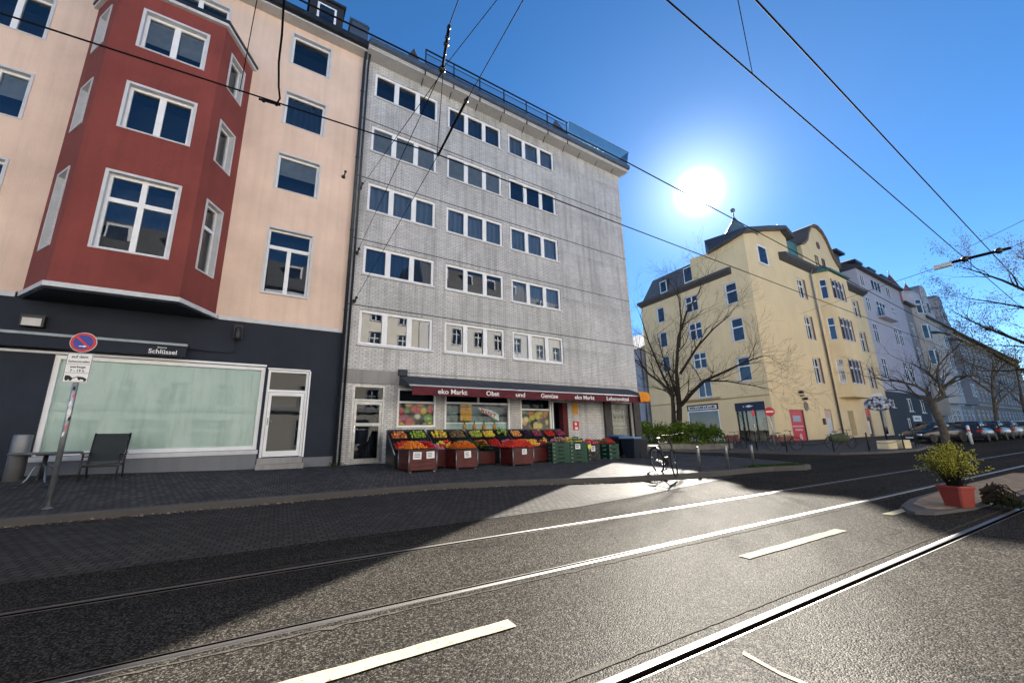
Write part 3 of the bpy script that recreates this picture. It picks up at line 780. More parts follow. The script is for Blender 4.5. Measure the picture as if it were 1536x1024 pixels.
# eaves, terrace railing, balustrade
mb = MB(); mb.box(-.42,14.5,-.58,.3,16.242,16.33); mb.box(-.42,14.5,-.60,-.3,16.332,16.40); G.part(mb, 'eaves_board', soffM)
mb = MB(); mb.xprism([(-.72,16.42),(-.6,16.405),(-.5,16.41),(-.5,16.62),(-.74,16.62)], -.42, 14.55, 0, lambda a,d,z:(d,a,z)); mb.box(-.42,14.5,-.5,.2,16.405,16.7); G.part(mb, 'gutter', zincM)
mb = MB(); mb.xprism([(-.42,16.72),(.1,17.4),(1.4,18.2),(11,19.5),(12,16.4)], 1.3, 9.6, 0, lambda a,d,z:(d,a,z)); mb.xprism([(.2,16.7),(11,17.2),(12,16.4)], 9.6, 14.2, 0, lambda a,d,z:(d,a,z)); mb.xprism([(.2,16.7),(3,17.4),(12,16.4)], -.42, 1.3, 0, lambda a,d,z:(d,a,z))
mb.xprism([(1.0,16.7),(1.5,17.75),(2.0,16.7)], -.2, 2.4, 0, lambda a,d,z:(a,d,z)); G.part(mb, 'roof', slateM)
mb = MB()
for s in [1.9+1.32*i for i in range(7)]:
    mb.box(s-.022,s+.022,-.62,-.575,16.2,17.55); mb.tube([(s,-.6,16.55),(s,-.15,16.0)], .018, 5)
mb.box(1.9,9.9,-.63,-.58,17.5,17.55); mb.box(1.9,9.9,-.615,-.595,17.30,17.325); mb.box(1.9,9.9,-.615,-.595,16.78,16.81)
for i in range(160): x = 1.9+.05*i; mb.box(x-.004,x+.004,-.609,-.601,16.8,17.3)
G.part(mb, 'terrace_railing', blackM)
mb = MB(); bal = mk_glass('teal_glass', 1.3, (.42,.60,.60))
mb.face([(9.9,-.56,16.65),(14.48,-.56,16.65),(14.55,-.72,17.5),(9.9,-.72,17.5)]); mb.face([(14.48,-.56,16.65),(14.3,1.5,16.65),(14.4,1.5,17.5),(14.55,-.72,17.5)]); bl = G.part(mb, 'glass_balustrade', bal)
mb = MB(); mb.tube([(9.9,-.74,17.52),(14.56,-.74,17.52),(14.42,1.5,17.52)], .022, 6)
for i in range(56): x = 9.95+.083*i; mb.tube([(x,-.57,16.66),(x,-.73,17.5)], .011, 4)
G.part(mb, 'balustrade_rail', zincM, bl)
mb = MB(); mb.xprism([(-.66,16.7),(.7,16.75),(.5,18.35),(.3,18.4)], 9.84, 9.87, 0, lambda a,d,z:(d,a,z)); G.part(mb, 'terrace_screen', plain('screen_grey',(.2,.21,.24),.5))
for k, s in enumerate((10.9,12.2,13.5)):
    mb = MB(); mb.tube([(s,-.6,16.45),(s,-.15,16.05)], .02, 5); G.part(mb, 'eaves_bracket', zincM)
for s in (11.8,12.05,12.45):
    mb = MB(); mb.lathe([(.05,0),(.05,.06)], (s,-.6,16.72), 8); G.part(mb, 'roof_lamp', whitepM)

# ------------------------------------------------------------------ market goods on the pavement
def gl(s, n): X, Y, _ = row(s, n); return gz(X, Y)
def place(name, label, cat, s, n, z=None, rz=0., group=None):
    o = empty(name, row(s, n, gl(s,n) if z is None else z), A+rz); return tag(o, label, cat, group)
def castor(mb, x, y): 
    mb.lathe([(.045,-.015),(.05,0),(.045,.015)], (x,y,.05), 10, 0, True, 'y'); mb.box(x-.02,x+.02,y-.02,y+.02,.09,.13,1); mb.box(x-.022,x-.018,y-.018,y+.018,.05,.1,1)
def cart(s, n, w, d, h, label, cards, posts=True):
    o = place('market_cart', label, 'market cart', s, n, group='slatted market carts')
    mb = MB(); nsl = 5; z0 = .13
    hh = (h-z0)/nsl
    for k in range(nsl):
        a, c = z0+k*hh, z0+(k+1)*hh-.012
        mb.box(-w/2+.03,w/2-.03,-d/2,-d/2+.02,a,c); mb.box(-w/2,-w/2+.02,-d/2+.03,d/2-.03,a,c); mb.box(w/2-.02,w/2,-d/2+.03,d/2-.03,a,c); mb.box(-w/2+.03,w/2-.03,d/2-.02,d/2,a,c)
    mb.build('slat_panel', cartM, o)
    mb = MB(); mb.box(-w/2+.021,w/2-.021,-d/2+.021,d/2-.021,z0,h-.03); mb.box(-w/2-.02,w/2+.02,-d/2-.02,d/2+.02,h,h+.03); mb.build('tray', blackpM, o)
    if posts:
        for x in (-w/2+.005,w/2-.005):
            for y in (-d/2+.005,d/2-.005):
                mb = MB(); mb.tube([(x,y,.10),(x,y,h)], .016, 6); mb.build('post', steelM, o)
    for x in (-w/2+.06,w/2-.06):
        for y in (-d/2+.05,d/2-.05):
            mb = MB(); castor(mb, x, y); mb.build('castor', [steelM, blackM], o)
    for (x, z, cw, ch, tilt) in cards:
        mb = MB(); mb.box(-cw/2,cw/2,-.004,0,-ch,0)
        for k in range(3): mb.box(-cw*.35,cw*random.uniform(.1,.38),-.006,-.004,-ch*(.28+.22*k),-ch*(.2+.22*k),1)
        mb.build('price_card', [paperM, inkM], o, loc=(x,-d/2-.022,z), rot=(0,tilt,0))
    return o
cart(1.36,-2.55,.82,.95,.66,'red slatted cart with two price cards, nearest the entrance door',[(-.18,.62,.24,.2,.04),(.2,.62,.24,.19,-.04)])
cart(2.74,-2.6,.72,.8,.62,'red slatted cart with one price card and carrots on top',[(.0,.6,.22,.2,-.05)])
cart(4.75,-2.65,.82,.8,.62,'red slatted cart heaped with red tomatoes',[(.02,.6,.18,.17,0)])
cart(3.75,-1.75,1.0,.7,.5,'low red slatted box cart under the pineapples',[],False)
cart(5.95,-1.95,.95,.8,.6,'red slatted box cart left of the green crates',[],False)
cart(2.05,-1.9,.7,.7,.6,'dark slatted cart standing back between two red carts',[],False)

FR = {}
def fruit(name, c, c2=None): 
    if name not in FR:
        m = N('fruit_'+name); v = m.obj()
        w = m.n('TexWhiteNoise', noise_dimensions='3D', Vector=m.n('VectorMath', operation='SNAP', _0=v, _1=(.05,.05,.05)).outputs[0]).outputs['Value']
        m.pri(Base_Color=m.mix(m.math('MULTIPLY_ADD', m.noise(v,9,2), .5, m.math('MULTIPLY', w, .5)), tuple(min(.95,x*1.25) for x in c), c2 or tuple(x*.7 for x in c)), Roughness=.35); FR[name] = m.mat
    return FR[name]
def heap(name, label, s, n, z, w, d, h, r, m, kind='ball', tilt=0., seed=1, m2=None):
    """a heap of fruit too many to count, lying in a crate or on a cart"""
    rnd = random.Random(seed); mb = MB(); nx = max(2,int(w/(2*r))); ny = max(2,int(d/(2*r)))
    for L in range(4):
        zz = L*r*1.5; k = 1-zz/max(h,.01)
        if k <= 0: break
        for i in range(nx):
            for j in range(ny):
                x = (i+.5)/nx*2-1; y = (j+.5)/ny*2-1
                if max(abs(x),abs(y)) > k**.6+.02: continue
                if L < 1 and max(abs(x),abs(y)) < .35 and h > 3*r: continue
                px, py = x*w/2+rnd.uniform(-r,r)*.4, y*d/2+rnd.uniform(-r,r)*.4; pz = r+zz+rnd.uniform(-r,r)*.3
                q = r*rnd.uniform(.85,1.12); mi = 1 if (m2 and rnd.random() < .35) else 0
                if kind == 'long':
                    a = rnd.uniform(-.5,.5)+PI/2; c_, s_ = math.cos(a)*r*2.6, math.sin(a)*r*2.6
                    mb.tube([(px-c_,py-s_,pz),(px,py,pz+r*.4),(px+c_,py+s_,pz)], [q*.3,q*.75,q*.45], 5, mi)
                elif kind == 'leaf':
                    for _ in range(5):
                        a = rnd.uniform(0,6.3); l = r*1.6
                        mb.face([(px,py,pz),(px+l*math.cos(a)*.6-l*.3*math.sin(a),py+l*math.sin(a)*.6+l*.3*math.cos(a),pz+l*.5),(px+l*math.cos(a)*1.1,py+l*math.sin(a)*1.1,pz+l*rnd.uniform(.2,.9)),(px+l*math.cos(a)*.6+l*.3*math.sin(a),py+l*math.sin(a)*.6-l*.3*math.cos(a),pz+l*.5)], mi)
                else: mb.ball((px,py,pz), q, mi, 7, 4)
    o = mb.build(name, [m, m2 or m], None, (0,0,0), row(s,n,z), (tilt,0,A)); return tag(o, label, 'fruit', kind='stuff')
clipM = plain('grey_clip', (.34,.37,.36), .5)
def crate(s, n, z, w, d, h, label, m=None, tilt=0., group='black fruit crates on the tiered racks', rz=0., name='fruit_crate'):
    o = empty(name, row(s,n,z), 0); o.rotation_euler = (tilt,0,A+rz); tag(o, label, 'crate', group)
    m = m or bcrateM; t = .02
    for nm, q in (('side_panel',((-w/2,w/2,-d/2,-d/2+t),(-w/2,w/2,d/2-t,d/2))),('end_panel',((-w/2,-w/2+t,-d/2+t,d/2-t),(w/2-t,w/2,-d/2+t,d/2-t)))):
        for k, (a,b_,c,e) in enumerate(q):
            mb = MB(); 
            if nm == 'side_panel':
                hz0, hz1, hw = h*.55, h*.78, w*.16
                mb.box(a,b_,c,e,.01,hz0); mb.box(a,b_,c,e,hz1,h); mb.box(a,-hw,c,e,hz0,hz1); mb.box(hw,b_,c,e,hz0,hz1)
                mb.box(a-.004,b_+.004,c-.006,e+.006,h-.018,h+.002)
                for x in (-w*.33,w*.33): mb.box(x-w*.12,x+w*.12,c-.005,e+.005,h*.18,h*.42)
            else:
                mb.box(a,b_,c,e,.01,h*.5); mb.box(a,b_,c,e,h*.8,h); mb.box(a,b_,c,c+(e-c)*.28,h*.5,h*.8); mb.box(a,b_,e-(e-c)*.28,e,h*.5,h*.8)
            mb.build(nm, m, o)
    mb = MB(); mb.box(-w/2+.005,w/2-.005,-d/2+.005,d/2-.005,.0,.018); mb.build('floor_panel', m, o)
    if name == 'stacking_crate':
        mb = MB(); mb.box(-w/2+.03,-w/2+.10,-d/2-.012,-d/2-.001,h*.52,h*.68); mb.build('handle_clip', clipM, o)
        mb = MB(); mb.box(-w/2-.010,-w/2-.001,-.08,.08,h*.52,h*.70); mb.build('handle_clip', clipM, o)
    return o
tom=fruit('tomato',(.62,.03,.012)); ora=fruit('orange',(.80,.22,.012)); man=fruit('mandarin',(.85,.16,.01)); app=fruit('apple',(.42,.03,.03),(.55,.25,.05)); gapp=fruit('green_apple',(.28,.42,.04)); lem=fruit('lemon',(.82,.60,.05))
gra=fruit('grape',(.12,.01,.035)); pea=fruit('pear',(.55,.5,.10)); car=fruit('carrot',(.80,.17,.015)); rad=fruit('radish',(.45,.03,.16),(.6,.35,.42)) ; chi=fruit('pepper',(.62,.02,.015)); sal=fruit('lettuce',(.10,.24,.03)); pot=fruit('potato',(.22,.15,.07)); pch=fruit('peach',(.8,.42,.12),(.75,.2,.05)); aub=fruit('aubergine',(.035,.008,.04)); mel=fruit('melon',(.5,.33,.06)); oni=fruit('onion',(.32,.05,.12)); 
rad_ = rad; rad = math.radians
# tiered racks behind the carts
def rack(s, n, w, label):
    o = place('display_rack', label, 'display rack', s, n, group='black tiered racks')
    mb = MB(); mb.xprism([(-.45,.0),(-.45,.52),(.45,1.16),(.45,.0)], -w/2, w/2, 0, lambda a,d,z:(d,a,z)); mb.build('rack_body', blackpM, o)
    mb = MB(); mb.box(-w/2,w/2,.46,.49,.0,1.26); mb.build('rack_back', blackpM, o)
    for x in (-w/2,w/2):
        mb = MB(); mb.tube([(x,-.46,.5),(x,.46,1.2)], .02, 6); mb.build('rack_rail', steelM, o)
    return o
rk = [(1.55,-1.35,1.25,'black tiered rack below the fruit poster window'),(2.95,-1.35,1.35,'black tiered rack in front of the brick pillar by the poster window'),(4.55,-1.3,1.6,'black tiered rack below the orange notice window'),(6.3,-1.2,1.5,'black tiered rack between the pineapples and the citrus window'),(7.75,-1.15,1.1,'black tiered rack in front of the market door')]
for a in rk: rack(*a)
tl = rad(35)
goods = [('red tomatoes',tom,None,'ball',.032),('dark plums',oni,gra,'ball',.028),('mixed apples',app,pch,'ball',.04),('green apples',gapp,None,'ball',.042),('red and yellow peppers',chi,lem,'ball',.045),('ginger and roots',pot,mel,'ball',.035),
         ('yellow mangoes',lem,mel,'ball',.05),('brown potatoes',pot,None,'ball',.033),('mandarins',man,ora,'ball',.032),('red peppers',chi,None,'long',.03),('purple radishes',rad_,None,'ball',.026),('pears',pea,gapp,'ball',.038),('lemons',lem,None,'ball',.035),('lettuce heads',sal,gapp,'leaf',.07),('oranges',ora,man,'ball',.042),('red grapes',gra,chi,'ball',.026),('yellow melons',lem,mel,'ball',.06),('peaches',pch,None,'ball',.04),('dark aubergines',aub,None,'long',.035),('red onions',oni,None,'ball',.034),('small red apples',app,chi,'ball',.036),('bananas',lem,None,'long',.03)]
gi = 0
for (s, n, w, lab) in rk:
    k = 2 if w < 1.3 else (2 if w < 1.5 else 3); cw = w/k-.04
    for r_ in (0,1):
        for i in range(k):
            ss = s-w/2+(i+.5)*w/k; nn = n-.23+.45*r_; zz = gl(s,n)+.52+.64*((nn-n)+.45)/.9+.012
            g = goods[gi % len(goods)]; tier = 'lower' if r_ == 0 else 'upper'
            crate(ss, nn, zz, cw, .40, .09, 'black crate of %s on the %s tier%s' % (g[0], tier, ' of the rack under the pineapples' if 8 <= gi < 14 else ''), None, tl)
            heap('fruit_heap', '%s heaped in a black crate' % g[0], ss, nn+.0, zz+.02, cw-.08, .31, .17, g[4], g[1], g[3], tl, gi, g[2])
            gi += 1
for i, (s_, n_, t_) in enumerate(((1.2,-1.62,'tomato'),(1.9,-1.62,'plum'),(2.6,-1.6,'yellow pepper'),(3.35,-1.6,'ginger'),(4.0,-1.56,'mango'),(5.1,-1.56,'mandarin'),(5.85,-1.45,'melon'),(6.8,-1.45,'peach'),(7.5,-1.4,'onion'))):
    o = place('price_card', 'small white price card stuck before the %s crate' % t_, 'price card', s_, n_, gl(s_,n_)+.62, random.uniform(-.2,.2), 'small price cards on the racks'); mb = MB(); mb.box(-.06,.06,-.003,.0,.02,.12); mb.build('card', paperM, o); mb = MB(); mb.box(-.045,.02,-.005,-.0032,.06,.10); mb.build('card_writing', inkM, o)
z = gl(1.36,-2.55)+.69
heap('carrot_heap','orange carrots and mandarins heaped on the cart nearest the entrance',1.2,-2.6,z,.56,.85,.20,.035,ora,'ball',0,21,man)
heap('pepper_heap','red pointed peppers heaped beside the oranges',1.62,-2.6,z,.28,.75,.22,.03,chi,'long',0,22)
heap('carrot_heap','bundles of orange carrots fanned over the middle cart',2.74,-2.6,gl(2.74,-2.6)+.65,.64,.74,.28,.032,car,'long',0,23)
heap('tomato_heap','bright red tomatoes heaped on the third cart',4.75,-2.65,gl(4.75,-2.65)+.65,.98,.88,.27,.038,tom,'ball',0,24)
heap('vegetable_heap','dark greens and aubergines heaped on the low cart',3.75,-1.8,gl(3.75,-1.8)+.53,.95,.6,.3,.05,sal,'leaf',0,25,aub)
heap('radish_heap','purple radishes heaped on a cart set back',2.05,-2.0,gl(2,-2)+.63,.6,.5,.14,.028,rad_,'ball',0,26)
heap('grape_heap','lemons and peaches heaped on the cart by the green crates',5.75,-1.95,gl(6,-2)+.63,.55,.7,.34,.04,lem,'ball',0,27,pch)
heap('grape_heap','dark red grapes spilling down beside the lemons',6.28,-1.8,gl(6,-2)+.63,.36,.8,.42,.028,gra,'ball',0,28,chi)
# pineapples
for i, s in enumerate((3.7,4.1,4.5,4.95)):
    o = empty('pineapple', row(s,-.86,gl(s,-.9)+1.22), A); tag(o, ('pineapple at the left end of the row','second pineapple of the row','third pineapple of the row','pineapple nearest the tomatoes')[i]+' on the rack', 'pineapple', 'row of pineapples')
    mb = MB(); mb.lathe([(.03,0),(.065,.03),(.075,.1),(.06,.18),(.03,.21)], (0,0,0), 9); mb.build('fruit_body', fruit('pineapple',(.38,.19,.03)), o)
    mb = MB(); rr = random.Random(i)
    for k in range(12):
        a = rr.uniform(0,6.3); t = rr.uniform(.02,.10)
        mb.face([(-.02*math.sin(a),.02*math.cos(a),.2),(.02*math.sin(a),-.02*math.cos(a),.2),(t*math.cos(a),t*math.sin(a),.34+rr.uniform(0,.1))])
    mb.build('leaf_tuft', sal, o)
# green crate stacks
for si, (s, n, rz, cnt, nm) in enumerate(((6.55,-2.62,-.25,6,'left'),(7.28,-2.72,-.25,6,'right'))):
    for k in range(cnt):
        pos = ('bottom','second','third','fourth','fifth','top')[k]
        crate(s, n, gl(s,n)+.02+.127*k, .68, .5, .125, '%s green crate of the %s stack by the market door' % (pos, 'narrow outer' if si == 0 else 'wide carded'), gcrateM, 0., 'green stacked crates', rz, 'stacking_crate')
for k in range(4):
    crate(9.45,-2.3, gl(9.45,-2.3)+.02+.16*k, .62,.48,.145, '%s green crate beside the dark wheeled bin' % ('bottom','second','third','top')[k], gcrateM, 0., 'green stacked crates', .1, 'stacking_crate')
for k in range(4):
    crate(8.45,-2.2, gl(8.45,-2.2)+.02+.16*k, .66,.5,.145, '%s black crate in the stack between the green crates' % ('bottom','second','third','top')[k], bcrateM, 0., 'black stacked crates', .05, 'stacking_crate')
for (s,n,zz,w,h,lab) in ((7.15,-2.99,.62,.2,.18,'white price card on the green crates'),(8.4,-2.47,.5,.22,.2,'white price card on the black crate stack')):
    o = place('price_card', lab, 'price card', s, n, gl(s,n)+zz, -.25 if s < 8 else .05, 'price cards'); mb = MB(); mb.box(-w/2,w/2,-.006,0,-h/2,h/2); mb.build('card', paperM, o)
    mb = MB(); mb.box(-w*.36,w*.36,-.009,-.006,h*.12,h*.3); mb.box(-w*.3,w*.2,-.009,-.006,-h*.2,-h*.05); mb.build('card_writing', inkM, o)
o = place('sticker', 'yellow shield-shaped sticker on the green crates', 'sticker', 7.62,-3.1, gl(7.6,-3)+.6, -.25)
mb = MB(); mb.face([(-.07,0,.08),(-.07,0,-.02),(0,0,-.11),(.07,0,-.02),(.07,0,.08)]); mb.build('sticker_face', fruit('sticker',(.7,.72,.1)), o)
heap('vegetable_heap','purple cabbages and onions lying on the green crates',6.6,-2.6,gl(6.6,-2.6)+.78,.6,.4,.12,.05,rad_,'ball',0,31,pot)
heap('vegetable_heap','green and violet vegetables on the carded crate stack',7.3,-2.7,gl(7.3,-2.7)+.78,.55,.4,.1,.05,sal,'leaf',0,32,aub)
heap('pepper_heap','red peppers piled on the black crate stack',8.45,-2.2,gl(8.4,-2.2)+.66,.6,.42,.16,.04,chi,'ball',0,33,rad_)
heap('carrot_heap','long red sweet potatoes sloping over green crates',9.4,-2.25,gl(9.4,-2.2)+.66,.55,.4,.2,.035,chi,'long',0,34,pot)
for (s,n,zz,c,lab) in ((8.5,-1.5,.62,lem,'black crate of yellow lemons against the brick wall'),(9.6,-1.4,.6,pot,'black crate of brown sweet potatoes near the dark pier')):
    crate(s,n,gl(s,n)+zz,.7,.45,.12,lab,None,rad(25),'black crates on trestles'); heap('fruit_heap','fruit in the '+lab[:-0 or None],s,n,gl(s,n)+zz+.03,.55,.3,.14,.045,c,'ball',rad(25),int(s*10))
    o = place('trestle','black trestle under the '+lab,'trestle',s,n); mb = MB()
    for x in (-.3,.3): mb = MB(); mb.box(x-.02,x+.02,-.18,.18,0,zz-.12); mb.build('leg', blackM, o)
    mb = MB(); mb.xprism([(-.22,zz-.12),(.22,zz-.12),(.22,zz+.09),(-.22,zz-.115)],-.34,.34,0,lambda a,d,z:(d,a,z)); mb.build('top', blackM, o)
# wheeled bins
def bin_(s, n, rz, label, bm, lm, k=1.):
    o = place('wheeled_bin', label, 'bin', s, n, None, rz, 'wheeled bins by the market')
    mb = MB(); bt = [(-.22,-.25),(.22,-.25),(.22,.22),(-.22,.22)]; tp = [(-.29,-.33),(.29,-.33),(.29,.30),(-.29,.30)]
    mb.prism(bt, .06, .88*k, 0, tp); mb.box(-.30,.30,-.34,.31,.84*k,.885*k); mb.build('bin_body', bm, o)
    mb = MB(); mb.xprism([(-.36,.89*k),(-.34,.93*k),(.1,.97*k),(.34,.95*k),(.34,.89*k)], -.31, .31, 0, lambda a,d,z:(d,a,z)); mb.build('lid', lm, o)
    for x in (-.25,.25):
        mb = MB(); mb.lathe([(.08,-.025),(.1,-.02),(.1,.02),(.08,.025)], (x,.24,.1), 14, 0, True, 'x'); mb.build('wheel', rubberM, o)
    mb = MB(); mb.tube([(-.24,.34,.86*k),(.24,.34,.86*k)], .016, 6); mb.build('handle', bm, o)
    return o
bluebin = plain('dark_blue_plastic',(.012,.016,.028),.35)
bin_(10.55,-2.45,.2,'dark blue wheeled bin with a pale lid edge',bluebin,plain('pale_blue_lid',(.22,.34,.50),.4),.95)
bin_(11.15,-2.3,.1,'black wheeled bin at the end of the market row',blackpM,blackpM,.92)
bin_(10.75,-1.6,0,'black wheeled bin with a bright blue lid behind the others',blackpM,plain('bright_blue_lid',(.06,.18,.42),.4),1.02)
o = place('bucket','small dark bucket on the pavement past the bins','bucket',12.0,-1.75); mb = MB(); mb.lathe([(.1,0),(.13,.24),(.14,.25),(.12,.23),(.09,.02)],(0,0,0),14); mb.build('bucket_body', blackpM, o)
mb = MB(); mb.tube([(-.13,0,.24),(-.08,0,.33),(.08,0,.33),(.13,0,.24)],.006,5); mb.build('handle', steelM, o)

# ------------------------------------------------------------------ in front of the salmon house
def pole_sign():
    X, Y = -3.18, 9.75; z = gz(X,Y); th = math.atan2(-X, Y)  # faces the street corner it serves
    o = empty('parking_sign', (X,Y,z), rad(-2)); tag(o, 'no stopping sign on a stickered grey pole at the kerb', 'sign')
    mb = MB(); mb.tube([(0,0,0),(0,0,2.95)], .038, 12); mb.lathe([(.09,0),(.07,.03),(.04,.05)],(0,0,0),12); mb.build('pole', steelM, o)
    mb = MB(); rr = random.Random(4)
    for k in range(7):
        z0 = 1.15+k*.13; a0 = -PI/2+rr.uniform(-.9,.6); a1 = a0+rr.uniform(.7,1.5); rg = []
        for i in range(7):
            a = lerp(a0,a1,i/6); sl = .03*i/6*rr.choice((1,1,-1)); rg.append([(.0392*math.cos(a),.0392*math.sin(a),z0+sl),(.0392*math.cos(a),.0392*math.sin(a),z0+.07+sl)])
        mb.rings(rg, k % 4, True, False, False)
    mb.build('stickers', [paperM, plain('pink_sticker',(.6,.15,.2),.6), inkM, whitepM], o)
    f = lambda r, d, mi, mb: mb.lathe([(r,0),(r,.003)], (0,d,2.78), 40, mi, False, 'y')
    mb = MB(); mb.lathe([(.175,0),(.175,.012)], (0,-.045,2.78), 40, 0, False, 'y'); disc = mb.build('sign_disc', [whitepM], o)
    mb = MB(); mb.lathe([(.168,0),(.168,.003)], (0,-.0585,2.78), 40, 0, False, 'y'); mb.build('red_ring', redpM, disc)
    mb = MB(); mb.lathe([(.130,0),(.130,.003)], (0,-.0625,2.78), 40, 0, False, 'y'); mb.build('blue_field', bluepM, disc)
    mb = MB(); c_, s_ = math.cos(rad(45)), math.sin(rad(45)); q = lambda a, b: (a*c_+b*s_, -.0665, 2.78-a*s_+b*c_)
    mb.face([q(-.132,-.017),q(.132,-.017),q(.132,.017),q(-.132,.017)]); mb.build('red_bar', redpM, disc)
    mb = MB(); mb.box(-.045,.02,-.069,-.067,2.70,2.714); mb.face([(.015,-.068,2.686),(.058,-.068,2.707),(.015,-.068,2.728)]); mb.build('arrow', whitepM, disc)
    mb = MB(); mb.box(-.165,.165,-.055,-.042,2.07,2.585); pl = mb.build('sign_plate', whitepM, o)
    mb = MB(); y = -.0565
    for z0 in (2.078,2.575): mb.box(-.158,.158,y,-.055,z0-.003,z0+.003)
    for x in (-.158,.158): mb.box(x-.003,x+.003,y,-.055,2.081,2.572)
    mb.box(-.155,.155,y,-.055,2.388,2.393); mb.box(-.155,.155,y,-.055,2.235,2.240)
    mb.build('plate_border', inkM, pl)
    for t, zz, sz in (('auf dem',2.50,.066),('Seitenstreifen',2.42,.050),('werktags',2.325,.055),('7 - 19 h',2.256,.058)):
        text('lettering', t, sz, inkM, pl, (0,-.0565,zz), (PI/2,0,0), .001, 'CENTER')
    mb = MB()  # tow truck pictogram
    def poly(*p): mb.face([(a,-.0568,2.09+c) for a,c in p])
    poly((-.135,.03),(-.04,.03),(-.04,.06),(-.085,.10),(-.135,.10)); poly((-.04,.04),(.04,.085),(.035,.095),(-.045,.055)); poly((.02,.05),(.14,.02),(.145,.045),(.10,.075),(.05,.085),(.02,.07))
    for cx, cz in ((-.11,.027),(-.06,.027),(.12,.02),(.05,.04)): poly(*[(cx+.018*math.cos(-k*PI/5),cz+.018*math.sin(-k*PI/5)) for k in range(10)][::-1])
    mb.build('tow_pictogram', inkM, pl)
pole_sign()
o = place('steel_post','thick silver cylinder post beside the shop window','post',-6.98,-.72); o.scale = (1,1,1.16); mb = MB(); mb.lathe([(.15,0),(.15,1.0),(.14,1.02),(0.001,1.02)],(0,0,0),24); mb.build('post_body', plain('brushed_steel',(.20,.205,.215),.5,.6,var=.1), o)
def table():
    o = place('cafe_table','round dark bistro table with curved legs by the shop window','table',-6.5,-.95); o.scale = (1.35,1.2,1.28)
    mb = MB(); mb.lathe([(.40,.60),(.42,.61),(.42,.63),(.40,.64),(.001,.64)],(0,0,0),32); mb.build('table_top', plain('table_top_grey',(.10,.11,.12),.35), o)
    mb = MB(); mb.tube([(0,0,.2),(0,0,.6)],.03,10); mb.lathe([(.12,.58),(.12,.6)],(0,0,0),12); mb.build('column', blackM, o)
    for k in range(4):
        a = k*PI/2+.5; c_, s_ = math.cos(a), math.sin(a)
        mb = MB(); mb.tube([(.02*c_,.02*s_,.45),(.10*c_,.10*s_,.40),(.15*c_,.15*s_,.22),(.24*c_,.24*s_,.08),(.36*c_,.36*s_,.012)],.016,8); mb.build('leg', zincM, o)
table()
def chair():
    o = place('cafe_chair','dark armchair with a flat rectangular back facing the table','chair',-5.55,-1.0,None,rad(0)); o.scale = (1.22,1.22,1.22)
    B = lambda: MB()
    mb = B(); mb.box(-.24,.24,-.22,.24,.40,.43); mb.build('seat', blackM, o)
    mb = B(); mb.xprism([(.10,.48),(.13,.48),(.30,.98),(.27,.98)],-.235,.235,0,lambda a,d,z:(d+.0,a,z)); mb.build('backrest', plain('dark_sling',(.018,.025,.027),.7), o)
    for x in (-.25,.25):
        mb = B(); mb.tube([(x,-.24,0),(x,-.22,.42),(x,-.20,.62)],.016,8); mb.build('leg', blackM, o)
        mb = B(); mb.tube([(x,.30,0),(x,.16,.42),(x,.20,.62),(x,.31,1.0)],.016,8); mb.build('leg', blackM, o)
        mb = B(); mb.box(x-.03,x+.03,-.24,.22,.62,.645); mb.tube([(x,.2,.58),(x,-.15,.57)],.010,6); mb.build('armrest', blackM, o)
    mb = B(); mb.tube([(-.25,.29,.98),(.25,.29,.98)],.014,6); mb.build('top_rail', blackM, o); mb = B(); mb.tube([(-.25,-.22,.40),(.25,-.22,.40)],.014,6); mb.build('stretcher', blackM, o)
chair()
o = place('floor_plate','flat dark metal plate lying by the chair','metal plate',-5.0,-.75); mb = MB(); mb.box(-.7,.55,-.18,.12,.0,.02); mb.build('plate', blackM, o)
# ------------------------------------------------------------------ ochre corner house
Y = Bld('corner_house', 'ochre corner house with a slate mansard, spire and curved gable', 28.51, .05, k=YK)
LA = rad(264.5); LL = 11.3; LP = (28.51+LL*math.cos(rad(84.5)), LL*math.sin(rad(84.5)))
lw = [(1.2,2.2,11.1,12.8,.6,1),(1.15,2.15,8.0,9.85,.6,1),(1.1,2.1,4.85,6.7,.62,1),(4.8,6.1,11.5,12.95,.6,1),(4.75,6.05,8.95,10.45,.6,1),(4.7,6.0,6.4,7.75,.6,1),(4.6,5.9,3.95,5.3,None,2),
      (8.5,9.4,11.45,12.9,None,1),(8.5,9.4,9.0,10.45,None,1),(8.5,9.4,6.65,8.1,None,1)]
lops = [(LL-b_,LL-a,c,d) for a,b_,c,d,_,_ in lw]+[(LL-7.2,LL-4.2,.95,3.4),(LL-2.75,LL-.5,.35,3.25)]
rw = []
for z0,z1 in ((12.55,14.4),(8.78,10.9),(4.95,7.15)): rw += [(36.95,38.25,z0,z1),(49.75,51.2,z0+.1,z1+.15)]
rops = [(a-28.51,b_-28.51,c,d) for a,b_,c,d in rw]+[(31.05-28.51,33.4-28.51,.12,2.65),(37.3-28.51,38.6-28.51,.2,2.75),(46.6-28.51,47.9-28.51,.12,3.0),(42.2-28.51,43.5-28.51,.5,2.7),(51.1-28.51,52.3-28.51,.12,3.6)]
mb = MB()
TL_ = wall(mb, LP, LA, LL, .0, 13.6, lops, .18); TR_ = wall(mb, (28.51,0), 0, 25.0, .0, 15.5, rops, .2)
at = [(28.51,13.6),(28.53,16.4),(31.9,17.5),(35.4,18.6),(36.3,18.1),(36.3,15.4)]
ap = [(28.51,0,16.35),(31.9,0,17.5),(35.4,0,18.5),(36.3,0,18.05),(36.3,5,18.0),(29.0,5,16.3),(28.75,2.5,16.0)]
mb.face([(28.51,0,15.5),(36.3,0,15.5)]+[ap[k] for k in (3,2,1,0)])
